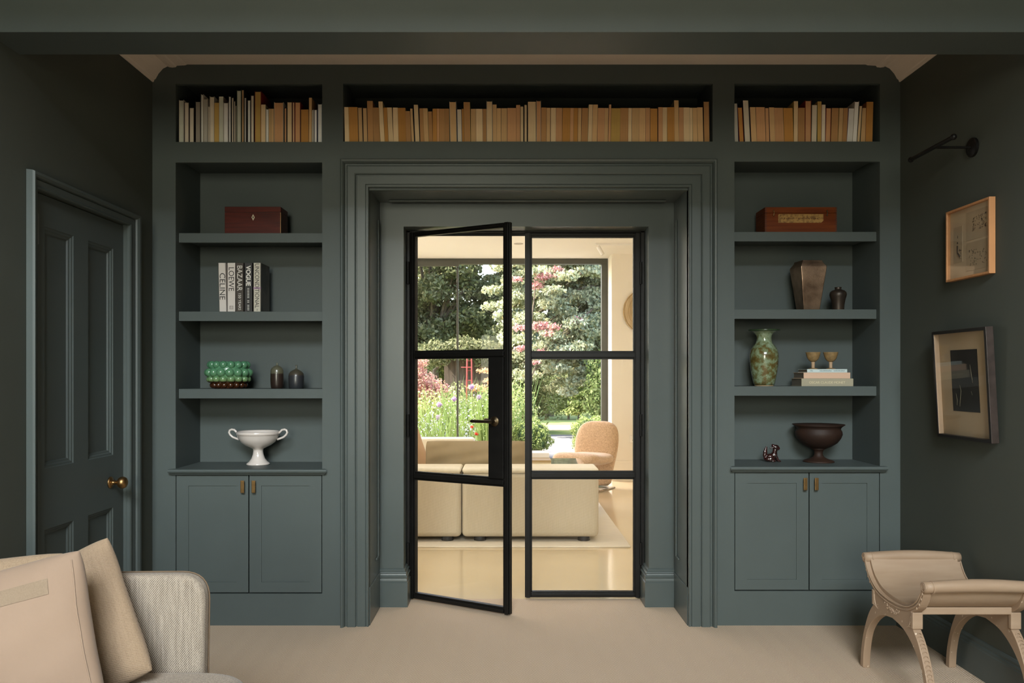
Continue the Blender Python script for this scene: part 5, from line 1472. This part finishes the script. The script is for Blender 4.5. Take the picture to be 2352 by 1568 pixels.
# pink shrub left
tree('smoke_bush', 'pink and copper smoke bush at the left of the garden', (gpx(962, 9.2), 9.2, -.06), [([(0, 0, 0), (.05, 0, .9)], .04, .02), ([(0, 0, .2), (.25, 0, 1.1)], .03, .012)],
     [(-.12, 0, 1.20, .40, .35, .30, 2300), (.22, 0, 1.02, .32, .3, .22, 1500), (-.1, 0, 1.48, .26, .25, .16, 900), (-.1, 0, .75, .35, .3, .25, 1200)], LM['red'], .045, 53, 'shrub', shell=.2)
tree('orange_shrub', 'orange-leaved shrub beside the red obelisk', (gpx(1118, 9.6), 9.6, -.06), [([(0, 0, 0), (.0, 0, .7), (-.2, 0, 1.1)], .02, .008), ([(0, 0, .5), (.15, 0, 1.2)], .015, .006)],
     [(-.12, 0, 1.07, .22, .15, .07, 260), (.06, 0, 1.2, .12, .12, .06, 140), (-.02, 0, 1.36, .16, .12, .05, 160), (.15, 0, 1.0, .1, .1, .12, 120)], LM['orange'], .045, 54, 'shrub', shell=.1)
# shed wall in the shade behind the bed
shed = thing('garden_shed', 'brown boarded garden shed behind the flower bed', 'shed', (gpx(1062, 13.6), 13.6, -.07))
for i in range(14):
    MB().box(gpx(1020, 13.6) + i * .11, gpx(1020, 13.6) + i * .11 + .104, 13.6, 13.64, -.07, 1.60).build('board', mat('weathered_boards', (.11, .08, .055), .9, var=.25, scale=6, stretch=(6, 1, 1)), shed)
sw = gpx(1020, 13.6)
MB().box(sw + .005, sw + 1.53, 13.64, 15.0, -.07, 1.58).build('body', MATS['weathered_boards'], shed)
MB().prism([(13.5, 1.60), (15.1, 1.60), (14.3, 1.80)], 'x', sw - .08, sw + 1.6).build('roof', mat('mossy_shingle', (.05, .05, .03), .95, spec=.1), shed)
# red obelisk
red = mat('red_painted_metal', (.45, .055, .045), .5)
x, Y = gpx(1078, 9.9), 9.9
r = thing('garden_obelisk', 'red metal lattice obelisk in the flower bed', 'obelisk', (x, Y, -.06))
for sx_ in (-1, 1):
    for sy_ in (-1, 1):
        MB().tube([(x + sx_ * .055, Y + sy_ * .055, -.06), (x + sx_ * .038, Y + sy_ * .038, 1.52)], .009, 8).build('post', red, r)
for k in range(9):
    z_ = .15 + k * .165; h_ = .055 - .017 * z_ / 1.5
    MB().tube([(x - h_, Y - h_, z_), (x + h_, Y - h_, z_), (x + h_, Y + h_, z_), (x - h_, Y + h_, z_)], .005, 6, closed=True).build('ring_bar', red, r)
MB().tube([(x - .14, Y, 1.36), (x + .05, Y, 1.36)], .008, 6).build('cross_bar', red, r)
# flower bed planting
def clump(px, Y, w, h, lm, n, label, seed, size=.05, cat='plant', name='flowering_plant', blades=0, z0=-.05):
    x = gpx(px, Y); r = thing(name, label, cat, (x, Y, z0), 'plants in the flower bed')
    if blades:
        rn = random.Random(seed); t = MB()
        for i in range(blades):
            a, b = rn.uniform(-w, w), rn.uniform(-w, w) * .6; hh = h * rn.uniform(.7, 1.15)
            t.tube([(x + a * .5, Y + b * .5, z0), (x + a * .8, Y + b * .8, z0 + hh * .6), (x + a * 1.25, Y + b * 1.25, z0 + hh)], [.006, .005, .001], 3)
        t.build('stems', mat('green_stems', (.26, .36, .11), .7, var=.3, scale=8), r)
    leaf_cloud('foliage', r, LM[lm], [(x, Y, z0 + h * .5, w, w * .7, h * .52, n)], size, seed, .15)
    return r, x
spec = [(975, 8.2, .45, 1.05, 'lime', 2600, 'lime green leafy clump under the smoke bush', 61), (1040, 8.6, .45, 1.0, 'mid', 2400, 'green leafy clump below the window mullion', 62),
        (1105, 8.4, .42, 1.05, 'mid', 2300, 'green leafy clump behind the door handle', 63), (1150, 8.9, .4, 1.12, 'lime', 2000, 'yellow-green clump hidden partly by the open door', 64),
        (1030, 9.8, .5, 1.12, 'lime', 2300, 'lime hedge-like clump in front of the shed', 65), (1190, 9.6, .35, 1.2, 'lime', 1700, 'yellow-flowered clump seen through the door gap', 66)]
for px, Y, w_, h_, lm, n_, lab, sd in spec: clump(px, Y, w_, h_, lm, n_, lab, sd, .05, blades=40)
for px, Y, w_, h_, lab, sd in ((1000, 7.2, .22, .80, 'lavender spikes low at the left of the flower bed', 71), (1075, 7.1, .20, .78, 'lavender spikes just above the khaki cushion', 72), (972, 7.0, .2, .72, 'pale blue spikes beside the peach cushion', 73)):
    clump(px, Y, w_, h_, 'lav', 380, lab, sd, .028, blades=46)
for px, Y, w_, h_, lab, sd in ((1085, 7.9, .26, 1.06, 'white daisies right of the window mullion', 74), (990, 7.8, .26, .98, 'white daisies left of the window mullion', 75), (1045, 8.0, .2, 1.1, 'white daisies in front of the mullion', 76)):
    clump(px, Y, w_, h_, 'white', 150, lab, sd, .032, blades=34)
clump(1118, 7.0, .16, .95, 'mid', 240, 'tall feathery grass behind the door handle', 77, .03, blades=90, name='ornamental_grass')
clump(1020, 6.95, .30, .70, 'mid', 200, 'arching green grass in the flower bed', 78, .03, blades=110, name='ornamental_grass')
for px, py, Y, lab in ((1083, 888, 7.6, 'tall purple allium beside the red obelisk'), (1043, 916, 7.5, 'purple allium next to the window mullion'), (1009, 929, 7.5, 'small purple allium left of the mullion'),
                       (1100, 912, 7.7, 'ragged purple allium above the door handle'), (1006, 958, 7.2, 'dusky purple allium low on the left'), (1010, 930, 8.0, 'pinkish allium among the white daisies')):
    x, z_ = gpx(px, Y), gz(py, Y)
    r = thing('allium', lab, 'flower', (x, Y, -.05), 'purple alliums')
    MB().tube([(x + .02, Y, -.05), (x, Y, z_)], .005, 6).build('stem', MATS['green_stems'], r)
    leaf_cloud('flower_head', r, LM['purple'], [(x, Y, z_, .036, .036, .036, 240)], .018, int(px + py), .5)
for px, py, Y, lab in ((1084, 980, 6.9, 'upper red poppy in the flower bed'), (1094, 996, 6.9, 'lower red poppy in the flower bed')):
    x, z_ = gpx(px, Y), gz(py, Y)
    r = thing('poppy', lab, 'flower', (x, Y, -.05), 'red poppies')
    MB().tube([(x + .01, Y, -.05), (x, Y, z_)], .004, 6).build('stem', MATS['green_stems'], r)
    leaf_cloud('flower_head', r, LM['scarlet'], [(x, Y, z_, .022, .022, .018, 50)], .026, int(px), .2)
